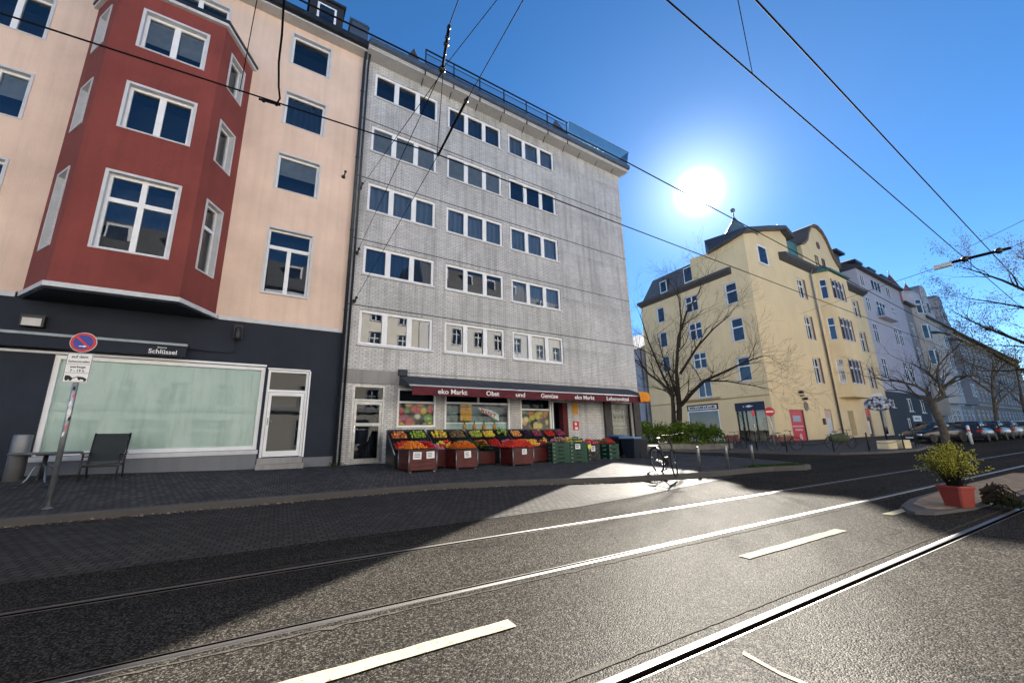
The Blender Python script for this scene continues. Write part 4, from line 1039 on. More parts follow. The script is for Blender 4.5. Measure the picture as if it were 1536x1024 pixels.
mb.face([(36.3,0,15.5),(36.3,5,15.5),ap[4],ap[3]]); mb.face([(28.75,2.5,13.5),(28.51,0,13.5),ap[0],ap[6]]); mb.face([(28.75,2.5,13.5),ap[6],ap[5],(29.0,5,13.5)])
mb.box(36.3,53.5,.9,10,.0,16.2,0,None,'f'); mb.box(29.8,36.3,1.2,4.9,.0,15.9,0,None,''); mb.box(30.2,36.3,4.95,11.2,.0,13.8,0,None,'')
mb.face([(53.5,0,0),(53.5,1,0),(53.5,1,15.5),(53.5,0,15.5)])
Y.part(mb, 'wall', yelM)
for (a,b_,c,d,tr,k) in lw: window(Y, TL_, LA, LL-b_, LL-a, c, d, .15, (.5,) if k == 2 or b_-a > 1.2 else (), tr, .07, .09, .03, True, far=True)
for (a,b_,c,d) in rw:
    window(Y, TR_, 0, a-28.51, b_-28.51, c, d, .16, (.5,), .64, .08, .1, .0, True, far=True)
for (a,b_,c,d) in rw: mb = MB(); mb.box(b_-.005,b_+.28,-.03,-.003,c-.02,d+.02); Y.part(mb, 'shutter', brownfrM)
# projecting bay with three lights per floor
mb = MB(); bw = [(.25,2.95,z0,z1) for z0,z1 in ((13.0,14.9),(9.05,11.15),(5.05,7.25))]
Tb = wall(mb, (41.5,-1.0), 0, 4.3, 3.85, 15.6, bw, .12); aB = math.atan2(-1.,.5); 
Tl = wall(mb, (41.0,0), aB, math.hypot(.5,1), 3.85, 15.6, [(.28,.82,c,d) for _,_,c,d in bw], .1)
mb.face([(45.8,-1,3.85),(46.0,0,3.85),(46.0,0,15.6),(45.8,-1,15.6)]); mb.face([(41.0,0,3.85),(46.0,0,3.85),(45.8,-1,3.85),(41.5,-1,3.85)])
by = Y.part(mb, 'bay', yelM)
for q in bw:
    window(Y, Tb, 0, q[0], q[1], q[2], q[3], .1, (.36,.68), .64, .09, .16, 0, True, far=True, name='bay_window'); window(Y, Tl, aB, .28,.82,q[2],q[3],.1,(),.64,.06,.08,0,True,far=True)
for q in bw:
    for x in (41.5+q[0]-.16, 41.5+q[0]+.87, 41.5+q[0]+1.74, 41.5+q[1]-.02): mb = MB(); mb.box(x,x+.18,-1.03,-1.002,q[2],q[3]); Y.part(mb, 'bay_shutter', brownfrM, by)
mb = MB(); mb.prism([(40.8,.0),(41.3,-1.3),(46.0,-1.3),(46.3,.0)], 15.62, 15.75); mb.prism([(40.8,.0),(41.3,-1.3),(46.0,-1.3),(46.3,.0)], 15.751, 16.4, 0, [(41.4,.0),(41.8,-.5),(45.5,-.5),(45.8,0)]); Y.part(mb, 'bay_roof', tealroofM, by)
# gable
gp = [(39.2,15.5),(39.2,18.1),(39.9,18.35),(40.7,18.9),(41.3,19.8),(42.1,20.6),(43.0,21.0),(43.9,21.1),(44.8,20.85),(45.6,20.2),(46.2,19.3),(46.8,18.4),(47.5,17.8),(47.9,17.6),(47.9,15.5)]
mb = MB(); mb.xprism(gp, -.05, 3.5); ga = Y.part(mb, 'gable', yelM)
mb = MB(); b0 = gp[1:-1]
cx, cz = 43.6, 17.6
bo = [(cx+(s-cx)*1.07, cz+(z-cz)*1.09) for s,z in b0]
for i in range(len(b0)-1):
    mb.box(0,1,0,1,0,1,0,lambda x,y,z,i=i: (lerp(lerp(b0[i][0],b0[i+1][0],x),lerp(bo[i][0],bo[i+1][0],x),z), -.25+y*3.7, lerp(lerp(b0[i][1],b0[i+1][1],x),lerp(bo[i][1],bo[i+1][1],x),z)))
Y.part(mb, 'gable_coping', plain('gable_brown',(.17,.115,.085),.8), ga)
for a in (42.0,43.55): window(Y, frameT((0,-.05),0), 0, a, a+.68, 16.5, 17.75, .0, (), None, .07, .08, .0, True, far=True, name='gable_window', fmat=brownfrM)
mb = MB(); mb.lathe([(.40,0),(.40,.03)], (43.4,-.06,19.1), 20, 0, False, 'y'); Y.part(mb, 'oval_window', plain('oval_louvre',(.16,.06,.05),.6), ga)
# cornices and roofs
cmat = plain('cornice_dark_grey',(.062,.064,.074),.7,var=.2)
mb = MB(); mb.xprism([(0,15.45),(-.55,15.75),(-.6,16.0),(.5,16.35),(.5,15.45)], 34.2, 40.7, 0, lambda a,d,z:(d,a,z)); Y.part(mb, 'cornice', cmat); mb = MB(); mb.xprism([(0,15.45),(-.5,15.75),(-.55,15.95),(.5,16.3),(.5,15.45)], 46.4, 53.6, 0, lambda a,d,z:(d,a,z)); Y.part(mb, 'cornice', cmat); mb = MB()
Tc = frameT(LP, LA); mb.xprism([(0,13.5),(-.5,13.75),(-.55,13.95),(.3,14.2),(.3,13.5)], 0, LL-1.4, 0, lambda a,d,z: Tc(d,a,z)); Y.part(mb, 'cornice', cmat)
mb = MB()
mb.xprism([(.02,14.0),(.75,16.2),(1.1,16.35),(6,16.35),(6,14.0)], 1.2, LL-2.4, 0, lambda a,d,z: Tc(d,a,z))
P8 = [Tc(0,.05,13.9),Tc(1.2,.05,13.9),Tc(1.2,.75,16.2),Tc(.4,.9,14.6)]; mb.face(P8); mb.face([Tc(.4,.9,14.6),Tc(1.2,.75,16.2),Tc(1.2,6,16.3),Tc(.4,6,14.6)]); mb.face([Tc(0,.05,13.6),Tc(0,6,13.6),Tc(.4,6,14.6),Tc(.4,.9,14.6),Tc(0,.05,13.9)])
mb.xprism([(.5,16.2),(3.5,18.2),(10,16.2)], 36.3, 53.5, 0, lambda a,d,z:(d,a,z)); Y.part(mb, 'mansard_roof', lslateM)
for (a0,a1,z0,z1) in ((LL-5.9,LL-4.9,14.25,15.7),(LL-8.7,LL-7.9,14.2,15.4),(LL-3.6,LL-2.9,14.3,15.6)):
    mb = MB(); mb.box(a0-.08,a1+.08,.1,1.4,z0-.1,z1+.15,0,Tc); d_ = Y.part(mb, 'dormer', slateM)
    mb = MB(); mb.box(a0,a1,.06,.095,z0,z1,0,Tc); mb.box(a0+.08,a1-.08,.05,.062,z0+.1,z1-.08,1,Tc); Y.part(mb, 'dormer_window', [whiteM, farglassM], d_)
mb = MB(); e0 = [(28.35,2.8,15.95,1),(28.15,-.45,16.33,0),(31.9,-.5,17.5,0),(35.4,-.5,18.52,0),(36.75,-.5,17.95,0)]
mb.rings([[(s,n_,z-.02),(s-(.05 if k else 0),n_-.05,z+(.08 if k else .3)),(max(s,29.3),3.6,z+(.3 if k else 1.25)),(max(s,29.3),3.6,z-.02)] for s,n_,z,k in e0], 0, False, True); Y.part(mb, 'tower_roof', slateM)  # unseen back of the roof raised to lengthen its shadow on the road
window(Y, frameT((0,0),0), 0, 30.35, 31.95, 14.3, 15.95, -.03, (), None, .12, .1, .0, True, far=True, name='tower_window')
mb = MB(); mb.lathe([(1.55,0),(1.2,.25),(.75,.9),(.3,1.6),(.03,2.15)], (30.3,1.3,16.9), 14); mb.tube([(30.3,1.3,19.0),(30.3,1.3,19.6)],.05,6); mb.ball((30.3,1.3,19.65),.2,0,8,6); Y.part(mb, 'spire', plain('spire_slate',(.16,.20,.21),.5,var=.2))
mb = MB(); mb.box(36.5,38.9,.2,3,16.0,18.2); Y.part(mb, 'verdigris_dormer', tealroofM)
mb = MB(); mb.tube([(40.5,2,18.5),(40.5,2,21.6)],.05,5); mb.tube([(39.3,2,21.0),(41.8,2,20.7)],.035,5); mb.tube([(40.5,1.4,20.3),(40.5,2.7,20.5)],.03,5); Y.part(mb, 'antenna', blackM)
mb = MB(); mb.tube([(39.75,-.4,15.8),(39.85,-.14,15.2),(39.9,-.13,.1)], .08, 8); Y.part(mb, 'drainpipe', zincM)
mb = MB(); 
for a0,a1 in ((0,LL-7.3),(LL-4.1,LL-2.85),(LL-.45,LL)): mb.box(a0,a1,-.03,-.002,.0,.85,0,Tc)
mb.box(28.51,30.95,-.03,-.002,.0,.75); Y.part(mb, 'base_course', brickredM)
mb = MB(); mb.box(0,LL-.02,-.04,-.002,3.62,3.72,0,Tc); mb.box(LL-7.5,LL-3.9,-.28,-.002,3.73,3.86,0,Tc); Y.part(mb, 'string_course', yel2M)
# left shop
m = MB(); m.box(LL-7.2,LL-4.2,.0,.1,2.9,3.38,0,Tc); sp = Y.part(m, 'shop_sign', blackM)
m = MB(); m.box(LL-7.05,LL-4.35,-.02,-.002,2.98,3.28,0,Tc); q = Y.part(m, 'sign_band', whitepM, sp)
m = MB(); random.seed(9); a = LL-6.9
while a < LL-4.5:
    w_ = random.uniform(.06,.15); m.box(a,a+w_,-.03,-.021,3.05,3.05+random.choice((.12,.17,.17)),0,Tc); a += w_+random.uniform(.03,.09)
Y.part(m, 'sign_strokes', inkM, q)
m = MB(); m.box(LL-7.2,LL-7.1,.02,.12,.95,2.9,0,Tc); m.box(LL-4.3,LL-4.2,.02,.12,.95,2.9,0,Tc); m.box(LL-7.1,LL-4.3,.02,.12,2.8,2.9,0,Tc); m.box(LL-7.1,LL-4.3,.02,.12,.95,1.05,0,Tc); w_ = Y.part(m, 'shop_window', whiteM)
m = MB(); m.face([Tc(LL-7.1,.08,1.05),Tc(LL-4.3,.08,1.05),Tc(LL-4.3,.08,2.8),Tc(LL-7.1,.08,2.8)]); Y.part(m, 'pane', farglassM, w_)
m = MB(); m.box(LL-7.3,LL-4.0,-.06,-.033,.0,.93,0,Tc); Y.part(m, 'window_apron', paleM)
# right shop: blue fascia, glazed front, garments on show
m = MB(); m.box(LL-2.75,LL-.5,-.06,.1,2.62,3.24,0,Tc); sp = Y.part(m, 'shop_fascia', plain('night_blue_fascia',(.012,.016,.045),.4))
m = MB(); m.face([Tc(LL-1.95,-.065,2.95),Tc(LL-1.65,-.065,2.86),Tc(LL-1.3,-.065,2.95),Tc(LL-1.65,-.065,3.04)]); m.box(LL-2.1,LL-2.02,-.068,-.061,2.92,2.98,0,Tc); Y.part(m, 'fascia_logo', whitepM, sp)
m = MB()
for a in (LL-2.75,LL-2.05,LL-1.35,LL-.56): m.box(a,a+.06,.04,.12,.35,2.62,0,Tc)
m.box(LL-2.69,LL-.56,.045,.115,.35,.42,0,Tc); w_ = Y.part(m, 'shop_front', dkframeM)
m = MB(); m.face([Tc(LL-2.7,.1,.4),Tc(LL-.56,.1,.4),Tc(LL-.56,.1,2.62),Tc(LL-2.7,.1,2.62)]); Y.part(m, 'pane', glassM, w_)
m = MB(); m.box(LL-2.74,LL-.52,.13,1.3,.36,2.6,0,Tc,'f'); Y.part(m, 'shop_interior', plain('shop_interior',(.20,.19,.16),.9,var=.8,vs=2.5), w_)
m = MB()
for a, h_ in ((LL-2.4,1.5),(LL-1.0,1.45),(LL-1.75,1.2)):
    x, y, z = Tc(a,.5,.4); m.lathe([(.03,0),(.03,h_*.4),(.18,h_*.42),(.13,h_*.65),(.21,h_*.92),(.06,h_),(.09,h_+.12),(.05,h_+.22),(.001,h_+.23)], (x,y,z), 10)
Y.part(m, 'shop_mannequin', plain('dark_cloth',(.03,.04,.06),.9,var=.6,vs=3), w_)
# doors on the street side
m = MB(); m.box(31.05,33.4,.05,.15,.12,2.62); dr = Y.part(m, 'red_poster_door', redpM)
m = MB(); m.box(31.5,32.8,.03,.048,1.75,2.2); Y.part(m, 'badge', plain('badge_blue',(.35,.38,.5),.6,var=.3,vs=14), dr)
m = MB(); m.box(31.25,33.05,.035,.048,1.36,1.45); m.box(31.6,32.8,.035,.048,1.08,1.20); m.lathe([(.25,0),(.22,.012)],(32.4,.048,.62),10,0,False,'y'); Y.part(m, 'poster_print', plain('pale_print_red',(.72,.42,.42),.6), dr)
m = MB(); m.box(33.25,33.4,.02,.048,.12,2.62); Y.part(m, 'door_edge', dkframeM, dr)
m = MB(); m.box(37.35,38.55,.08,.12,.2,2.1); m.box(37.3,38.6,.05,.12,2.12,2.7,1); Y.part(m, 'pale_door', [plain('pale_door_paint',(.55,.56,.55),.5), plain('pale_red_paint',(.6,.4,.33),.6)])
m = MB(); m.box(46.65,47.85,.1,.15,.12,2.2); m.box(46.65,47.85,.08,.15,2.25,2.95,1); m.box(46.9,47.3,.07,.098,.6,1.8,2); Y.part(m, 'maroon_door', [plain('maroon_door_paint',(.10,.018,.02),.5), redpM, paperM])
m = MB(); m.box(42.2,43.5,.12,.18,.5,2.7); Y.part(m, 'niche_panel', yel2M)
m = MB(); m.box(51.1,52.3,.1,.16,.12,3.5); m.box(51.3,52.1,.07,.098,.5,3.0,1); Y.part(m, 'glazed_door', [whiteM, farglassM])
m = MB(); m.lathe([(.12,0),(.17,.1),(.12,.2)],(33.2,-.2,3.9),10); m.lathe([(.12,0),(.17,.1),(.12,.2)],(33.7,-.2,3.4),10); m.box(33.3,33.6,-.2,-.003,3.7,3.8); Y.part(m, 'alarm_light', blackM)
m = MB(); m.lathe([(.38,0),(.36,.05)],(34.0,-.002,2.95),14,0,False,'y'); Y.part(m, 'round_vent', plain('vent_grey',(.22,.19,.15),.8))
m = MB(); m.box(36.6,36.85,-.15,-.003,1.5,2.0); Y.part(m, 'letter_box', brownfrM)

# ------------------------------------------------------------------ the row beyond
def simple(b, s0, s1, z0, z1, depth, wins, mat, rev=.08, roof=None, roofm=slateM, rise=3., wk=None):
    mb = MB(); T = wall(mb, (s0,0), 0, s1-s0, z0, z1, [(a-s0,c-s0,d,e) for a,c,d,e in wins], rev)
    mb.box(s0,s1,.5,depth,z0,z1-.02,0,None,'f'); mb.face([(s0,0,z0),(s0,0,z1),(s0,.5,z1),(s0,.5,z0)]); b.part(mb, 'wall', mat)
    for (a,c,d,e) in wins:
        w = c-a; window(b, T, 0, a-s0, c-s0, d, e, rev-.03, (.5,) if w < 2 else (1/3,2/3), .66 if e-d > 1.5 else None, .055, .07, .04, True, far=True, proud=.01, **(wk or {}))
    mb = MB(); mb.xprism([(-.5,z1+.002),(-.5,z1+.22),(depth*.45,z1+rise),(depth,z1+.002)], s0, s1, 0, lambda a,d,z:(d,a,z)); b.part(mb, 'roof', roofm)
B2 = Bld('townhouse', 'lavender grey townhouse with a slate grey ground floor and hat dormers', 53.5, .0, k=YK)
w = [(54.2,55.4,16.95,18.35),(57.7,61,17.15,18.45),(63.1,64.5,17.2,18.5),(54.5,55.7,14.1,15.7),(57.9,61,13.9,15.8),(63.5,64.7,14.3,15.9),(54.7,56.1,10.4,12.6),(62.2,63.5,10.9,13.1),(64.0,65.3,10.9,13.1),(54.9,56.3,6.3,8.65),(62.5,64,6.4,8.8),(64.7,66.2,6.4,8.8)]
simple(B2, 53.5, 69, 4.95, 18.9, 11, w, lavM, wk=dict(fmat=whiteM))
g = [(54.9,56.0,3.2,4.05),(60.4,62.3,2.85,4.35),(65.3,67.2,2.75,4.35),(58.9,60.2,.1,2.1)]
mb = MB(); T = wall(mb, (53.5,-.02), 0, 15.5, .0, 4.94, [(a-53.5,c-53.5,d,e) for a,c,d,e in g], .15); B2.part(mb, 'ground_floor_wall', dgreyM)
for a,c,d,e in g: window(B2, T, 0, a-53.5, c-53.5, d, e, .12, (.5,) , None, .08, .1, .0, True, far=True)
mb = MB(); mb.box(61,64,-.10,-.023,1.75,2.4); sg = B2.part(mb, 'white_sign', whitepM)
mb = MB()
for i, x in enumerate((61.5,61.9,62.35,62.9)): mb.box(x,x+.25,-.11,-.101,1.95,2.2)
B2.part(mb, 'sign_strokes', plain('grey_ink',(.12,.13,.14),.6), sg)
for s in (50.6,56.,60.5,65.):
    mb = MB(); mb.box(s-.55,s+.55,.6,3,18.6,20.2); d_ = B2.part(mb, 'dormer', slateM); mb = MB(); mb.box(s-1.2,s+1.2,.2,3.2,20.2,20.45); mb.prism([(s-1.2,.2),(s+1.2,.2),(s+1.2,3.2),(s-1.2,3.2)],20.451,20.9,0,[(s-.2,1.2),(s+.2,1.2),(s+.2,2),(s-.2,2)]); B2.part(mb, 'dormer_hat', gutterM, d_)
mb = MB(); mb.box(57.2,62,-.7,-.001,13.55,13.75); mb.box(57.2,62,-.7,-.66,13.76,14.4); B2.part(mb, 'balcony', lavM)
B3 = Bld('townhouse', 'mid grey stucco house with a rounded bay between two pink pointed turrets', 69, .0, k=YK)
w = [(s,s+1.3,z,z+2.1) for z in (2.,5.6,9.2,12.6) for s in (70.2,)]
simple(B3, 69, 77, 0, 17.2, 11, w, midM)
mb = MB(); mb.lathe([(1.7,0),(1.7,14.9),(1.85,14.95),(1.85,15.2),(1.7,15.25),(1.65,16.6),(1.2,17.3),(0.01,17.6)], (74.2,.8,2.5), 20); bay = B3.part(mb, 'round_bay', paleM)
for z in (5.6,9.2,12.7,16.3):
    for k in (-.55,.0,.55):
        mb = MB(); cx = 74.2+1.7*math.sin(k); cy = .8-1.7*math.cos(k)
        TT = frameT((cx,cy), k); mb.box(-.42,.42,-.05,.02,z,z+2.0,0,TT); mb.box(-.34,.34,-.06,-.051,z+.08,z+1.92,1,TT); B3.part(mb, 'bay_window', [whiteM, farglassM], bay)
cone = plain('pink_turret',(.33,.17,.15),.6); 
for s in (69.0,76.2):
    mb = MB(); mb.lathe([(.75,0),(.75,2.0)], (s,.6,17.3), 12); t_ = B3.part(mb, 'turret', cone); mb = MB(); mb.lathe([(.9,0),(.45,1.2),(.04,2.3),(.04,2.9)], (s,.6,19.3), 12); B3.part(mb, 'turret_spire', plain('turret_roof',(.20,.09,.075),.6), t_)
mb = MB(); mb.box(69,77,-.3,.4,17.2,17.5); B3.part(mb, 'cornice', gutterM)
def ornate(s0, s1, lab, m_lo, m_hi, zs, gb, gm):
    b = Bld('townhouse', lab, s0, .0, k=YK); W = s1-s0
    w = []
    for z in zs:
        for k in range(3): w.append((s0+.7+k*(W-1.2)/3, s0+.7+k*(W-1.2)/3+1.6, z, z+2.2))
    simple(b, s0, s1, 0, 16.6, 11, w, m_hi)
    c = (s0+s1)/2; mb = MB(); pr = [(c-gb,16.6),(c-gb,17.6),(c-gb*.72,18.1),(c-gb*.7,19.3),(c-gb*.45,19.8),(c-gb*.4,21.4),(c-gb*.2,22.0),(c+gb*.2,22.0),(c+gb*.4,21.4),(c+gb*.45,19.8),(c+gb*.7,19.3),(c+gb*.72,18.1),(c+gb,17.6),(c+gb,16.6)]
    mb.xprism(pr, -.15, 3.); g = b.part(mb, 'gable', m_hi)
    mb = MB(); mb.box(c-.7,c+.7,-.2,-.151,17.6,19.4); mb.box(c-.6,c-.05,-.21,-.201,17.7,19.3,1); mb.box(c+.05,c+.6,-.21,-.201,17.7,19.3,1); b.part(mb, 'gable_window', [whiteM, farglassM], g)
    mb = MB(); mb.xprism([(p[0]+(p[0]-c)*.05,p[1]+.10) for p in pr[1:-1]], .05, 2.9); b.part(mb, 'gable_coping', midM, g)
    mb = MB(); e = [(c-2.3,0),(c-1.6,-1.1),(c+1.6,-1.1),(c+2.3,0)]; mb.prism(e, 4.2, 14.2); by = b.part(mb, 'bay', m_lo)
    for z in (5.4,8.8,12.0):
        for x in (-1.3,-.35,.6):
            mb = MB(); mb.box(c+x,c+x+.75,-1.14,-1.101,z,z+1.9); mb.box(c+x+.08,c+x+.67,-1.15,-1.141,z+.08,z+1.82,1); b.part(mb, 'bay_window', [whiteM, farglassM], by)
    mb = MB(); mb.prism([(c-2.6,.02),(c-1.8,-1.4),(c+1.8,-1.4),(c+2.6,.02)], 14.21, 14.7, 0, [(c-2,.02),(c-1.2,-.5),(c+1.2,-.5),(c+2,.02)]); b.part(mb, 'bay_roof', slateM, by)
    mb = MB()
    for z in (4.0,7.9,11.4,15.0,16.4): mb.box(s0,c-2.35,-.12,-.001,z,z+.22); mb.box(c+2.35,s1,-.12,-.001,z,z+.22)
    b.part(mb, 'string_course', paleM)
    return b
ornate(77, 86, 'pale ornate house with a stepped gable right of the turrets', paleM, paleM, (1.2,5.3,8.9,12.4), 3.0, None)
ornate(86, 95, 'grey ornate house with a tall gable before the brown terrace', midM, plaster('grey_blue_stucco',(.33,.345,.37),.1,.2), (1.2,5.3,8.9,12.4), 3.4, None)
B6 = Bld('terrace_building', 'long brown stone terrace under a dark roof at the far end of the street', 95, .0, k=YK)
w = [(96.2+3.6*k, 98.1+3.6*k, z, z+2.3) for k in range(18) for z in (1.2,5.2,9.,12.4)]
simple(B6, 95, 162, 0, 16.4, 12, w, brownM, rise=6.5)
mb = MB()
for z in (4.3,8.1,11.7,15.6): mb.box(95,162,-.15,-.001,z,z+.25)
B6.part(mb, 'string_course', paleM)
# houses seen through the side street
B7 = Bld('side_street_house', 'blue grey house at the far left end of the ochre house', 29.7, .0, k=YK)
mb = MB(); mb.box(29.6,40,11.6,24,0,9.4); mb.xprism([(29.2,9.4),(34.8,12.4),(40.4,9.4)],11.6,24,0); B7.part(mb, 'wall', blueM)
for n_ in (13,16,19,22):
    for z in (1.,4.2,7.):
        mb = MB(); mb.box(29.56,29.599,n_,n_+1.1,z,z+1.6); mb.box(29.55,29.561,n_+.08,n_+1.02,z+.08,z+1.52,1); B7.part(mb, 'window', [whiteM, farglassM])
mb = MB(); mb.tube([(29.5,11.75,.1),(29.5,11.75,9.3)],.09,6); B7.part(mb, 'drainpipe', zincM)
B8 = Bld('side_street_house', 'low brick red house far down the side street', 22., .0)
mb = MB(); mb.box(17,30,60,70,0,5.5); B8.part(mb, 'wall', brickredM); mb = MB(); mb.xprism([(59.5,5.5),(65,8.2),(70.5,5.5)],16.5,30.5,0,lambda a,d,z:(d,a,z)); B8.part(mb, 'roof', slateM)
for s in (18.5,21.5,24.5,27.5):
    mb = MB(); mb.box(s,s+1.2,59.95,59.998,1.5,3.4); B8.part(mb, 'window', farglassM)
# ---- houses across the street behind the viewer (they fill the window reflections)
def opposite(x1, L, lab, mat, h, dz):
    b = Bld('opposite_house', lab, 0, 0, 'houses across the street', 0, PI, (x1,-9.5,.15))
    wins = [(1.1+i*2.8, 2.15+i*2.8, 1.0+dz*k, 2.7+dz*k) for k in range(1,5) for i in range(int(L/2.8))]+[(1.0+i*3.6,3.4+i*3.6,.5,2.7) for i in range(int(L/3.6))]
    mb = MB(); T = wall(mb, (0,0), 0, L, 0, h, wins, .18); mb.box(0,L,.6,11,0,h,0,None,'f'); mb.face([(0,0,0),(0,.6,0),(0,.6,h),(0,0,h)]); mb.face([(L,0,0),(L,.6,0),(L,.6,h),(L,0,h)]); b.part(mb, 'wall', mat)
    for a,c,d,e in wins: window(b, T, PI*0, a, c, d, e, .15, (.5,), .66, .08, .11, .06, True, far=True)
    mb = MB(); mb.xprism([(-.5,h),(-.5,h+.25),(.6,h+2.8),(6,h+3.6),(11,h)], 0, L, 0, lambda a,d,z:(d,a,z)); b.part(mb, 'roof', slateM)
    mb = MB(); mb.box(0,L,-.25,-.001,3.4,3.7); mb.box(0,L,-.3,-.001,h-.4,h-.05); b.part(mb, 'cornice', trimM)
    for i in range(int(L/3.2)):
        x = 1.6+i*3.2; mb = MB(); mb.box(x,x+1.3,-.05,2,h+.5,h+2.4); q = b.part(mb, 'dormer', trimM); mb = MB(); mb.box(x+.15,x+1.15,-.09,-.051,h+.7,h+2.2); b.part(mb, 'dormer_pane', farglassM, q)
opposite(-14, 14, 'cream house across the street, left of the pale stone one', creamM, 13.6, 2.75)
opposite(.5, 14.4, 'pale stone house across the street from the salmon townhouse', tanM, 13.2, 2.7)
opposite(14.5, 13.9, 'cream house across the street from the grocer', creamM, 13.8, 2.8)
opposite(29, 14.4, 'tall pale stone house across the street at the tree', tanM, 17., 3.3)

opposite(43.8, 14.2, 'cream house across the street opposite the ochre house', creamM, 15.8, 3.15)
opposite(58.2, 14.2, 'pale stone house across the street opposite the lavender townhouse', tanM, 16.5, 3.3)
opposite(72.6, 14.2, 'cream house across the street opposite the turreted house', creamM, 16., 3.2)
# ------------------------------------------------------------------ overhead lines
def wire(name, pts, r, label, sag=0., group='overhead tram wires'):
    P = []
    for a, b in zip(pts, pts[1:]):
        n = 14
        for i in range(n): 
            t = i/n; P.append(tuple(Vector(a).lerp(Vector(b), t)-Vector((0,0,sag*4*t*(1-t)))))
    P.append(pts[-1]); mb = MB(); mb.tube(P, r, 6)
    o = mb.build(name, wireM); return tag(o, label, 'wire', group)
ZW = 6.0
def ln(p, q, X): t = (X-p[0])/(q[0]-p[0]); return (X, lerp(p[1],q[1],t), ZW)
w3 = ((3.37,2.17),(17.04,2.9)); w4 = ((4.26,1.68),(16.83,2.38)); w1 = ((1.9,5.84),(18.17,6.88)); w2 = ((5.05,4.44),(14.19,5.19))
wire('contact_wire', [ln(*w3,-25),ln(*w3,17.04),ln(*w3,110)], .011, 'contact wire crossing the open sky, the left of two parallel ones')
wire('contact_wire', [ln(*w4,-25),ln(*w4,16.83),ln(*w4,110)], .011, 'contact wire crossing the open sky, the right of two parallel ones')
wire('contact_wire', [(-25,6.2,ZW),(-3.21,5.9,ZW),(1.92,5.84,ZW),ln(*w1,18.17),ln(*w1,110)], .011, 'long wire running in front of the salmon house and across the grey block')
wire('contact_wire', [(-25,2.7,ZW),(-.27,4.14,ZW),(1.43,4.22,ZW),(5.05,4.44,ZW),ln(*w2,14.19),ln(*w2,110)], .011, 'long wire passing over the roof terrace railing toward the ochre house')
def anc(s, z): X, Y_, _ = row(s, -.02); return (X, Y_, z)
wire('span_wire', [anc(-.19,5.91),(1.94,5.85,ZW)], .006, 'thin span wire from the lowest wall anchor beside the drainpipe')
wire('span_wire', [(1.92,4.51,ZW),(1.93,2.95,ZW),(1.95,-9.4,7.6)], .006, 'thin span wire leading up out of the picture from the black bar')
wire('span_wire', [anc(-.22,7.73),(1.43,4.22,ZW)], .006, 'thin span wire from the middle wall anchor of the grey block')
wire('span_wire', [anc(-.26,10.34),(1.45,4.24,ZW)], .006, 'thin span wire from the highest wall anchor of the grey block')
wire('span_wire', [(1.3,3.63,ZW),(1.25,-9.4,7.6)], .006, 'span wire rising steeply from the insulator chain')
wire('span_wire', [(1.43,4.22,ZW),(1.67,3.09,ZW),(3.2,-9.4,7.6)], .005, 'thin slanting span wire from the clamp over the terrace')
wire('span_wire', [(1.45,4.24,ZW),(1.92,5.84,ZW)], .005, 'thin tie between the clamp and the lower wire')
mb = MB(); P = [Vector(p) for p in ((-.38,3.6,6.5),(-.42,4.22,6.02),(-.43,4.62,5.93),(-.455,4.95,5.85),(-.45,5.3,5.78),(-.44,5.55,5.82),(-.48,5.75,5.9),(-.56,5.88,5.97),(-.66,5.91,6.0))]
mb.tube(P, .012, 8); mb.tube([(-.45,5.888,5.99),(-.72,5.905,5.99)], .016, 6); mb.ball((-.5,5.89,5.985),.026); mb.ball((-.66,5.9,5.985),.028); tag(mb.build('feeder_cable', wireM), 'thick black cable hanging down to a clamp before the red bay', 'cable')
wire('span_wire', [(-.5,-9.4,7.5),(-.68,4.37,ZW),(-.95,5.9,ZW)], .005, 'thin wire hanging beside the red bay roof')
wire('dropper_wire', [(-6,-2.4,6.6),(4.09,1.78,ZW),(5.2,2.26,ZW)], .005, 'thin dropper joining the left sky wire from above')
wire('span_wire', [(17.17,3.15,ZW),(17.54,4.24,ZW),far(36,-.02,10.8)], .008, 'span wire from the insulator bar to the ochre house wall')
wire('span_wire', [(17.27,2.07,ZW),(16.98,1.77,ZW),(14.2,-9.4,7.2)], .008, 'span wire leaving the insulator bar to the right')
wire('span_wire', [(16.26,2.80,ZW),(15.15,1.48,ZW),(6,-9.4,7.2)], .006, 'upper slanting span wire above the insulator bar')
def bar(name, a, b, r, label, knobs=(), cat='insulator', m=blackM):
    a, b = Vector(a), Vector(b); o = empty(name, a, 0); tag(o, label, cat)
    mb = MB(); mb.tube([(0,0,0), tuple(b-a)], r, 8); mb.build('rod', wireM, o)
    for t, kr in knobs:
        p = (b-a)*t; mb = MB(); mb.ball(tuple(p), kr, 0, 8, 6); mb.build('clamp', blackM, o)
    return o
bar('steady_arm', (1.94,5.86,ZW), (1.92,4.50,ZW+.02), .020, 'black bar slanting between the wire and the terrace', ((0.02,.035),(.95,.035)), 'steady arm')
bar('insulator_chain', (1.3,3.62,ZW), (1.43,4.22,ZW), .018, 'hanging insulator chain over the roof terrace', ((.05,.025),(.25,.03),(.4,.036),(.62,.022),(1.,.05)))
bar('insulator_bar', (17.15,3.25,ZW), (17.27,2.05,ZW), .045, 'black insulator bar between the two sky wires', ((.28,.09),(.82,.09)))
mb = MB(); mb.box(-.07,.07,-.03,.36,-.09,.03); tag(mb.build('tensioner', trimM, None, (0,0,0), (17.17,3.22,ZW)), 'pale tensioner at the left end of the insulator bar', 'tensioner')
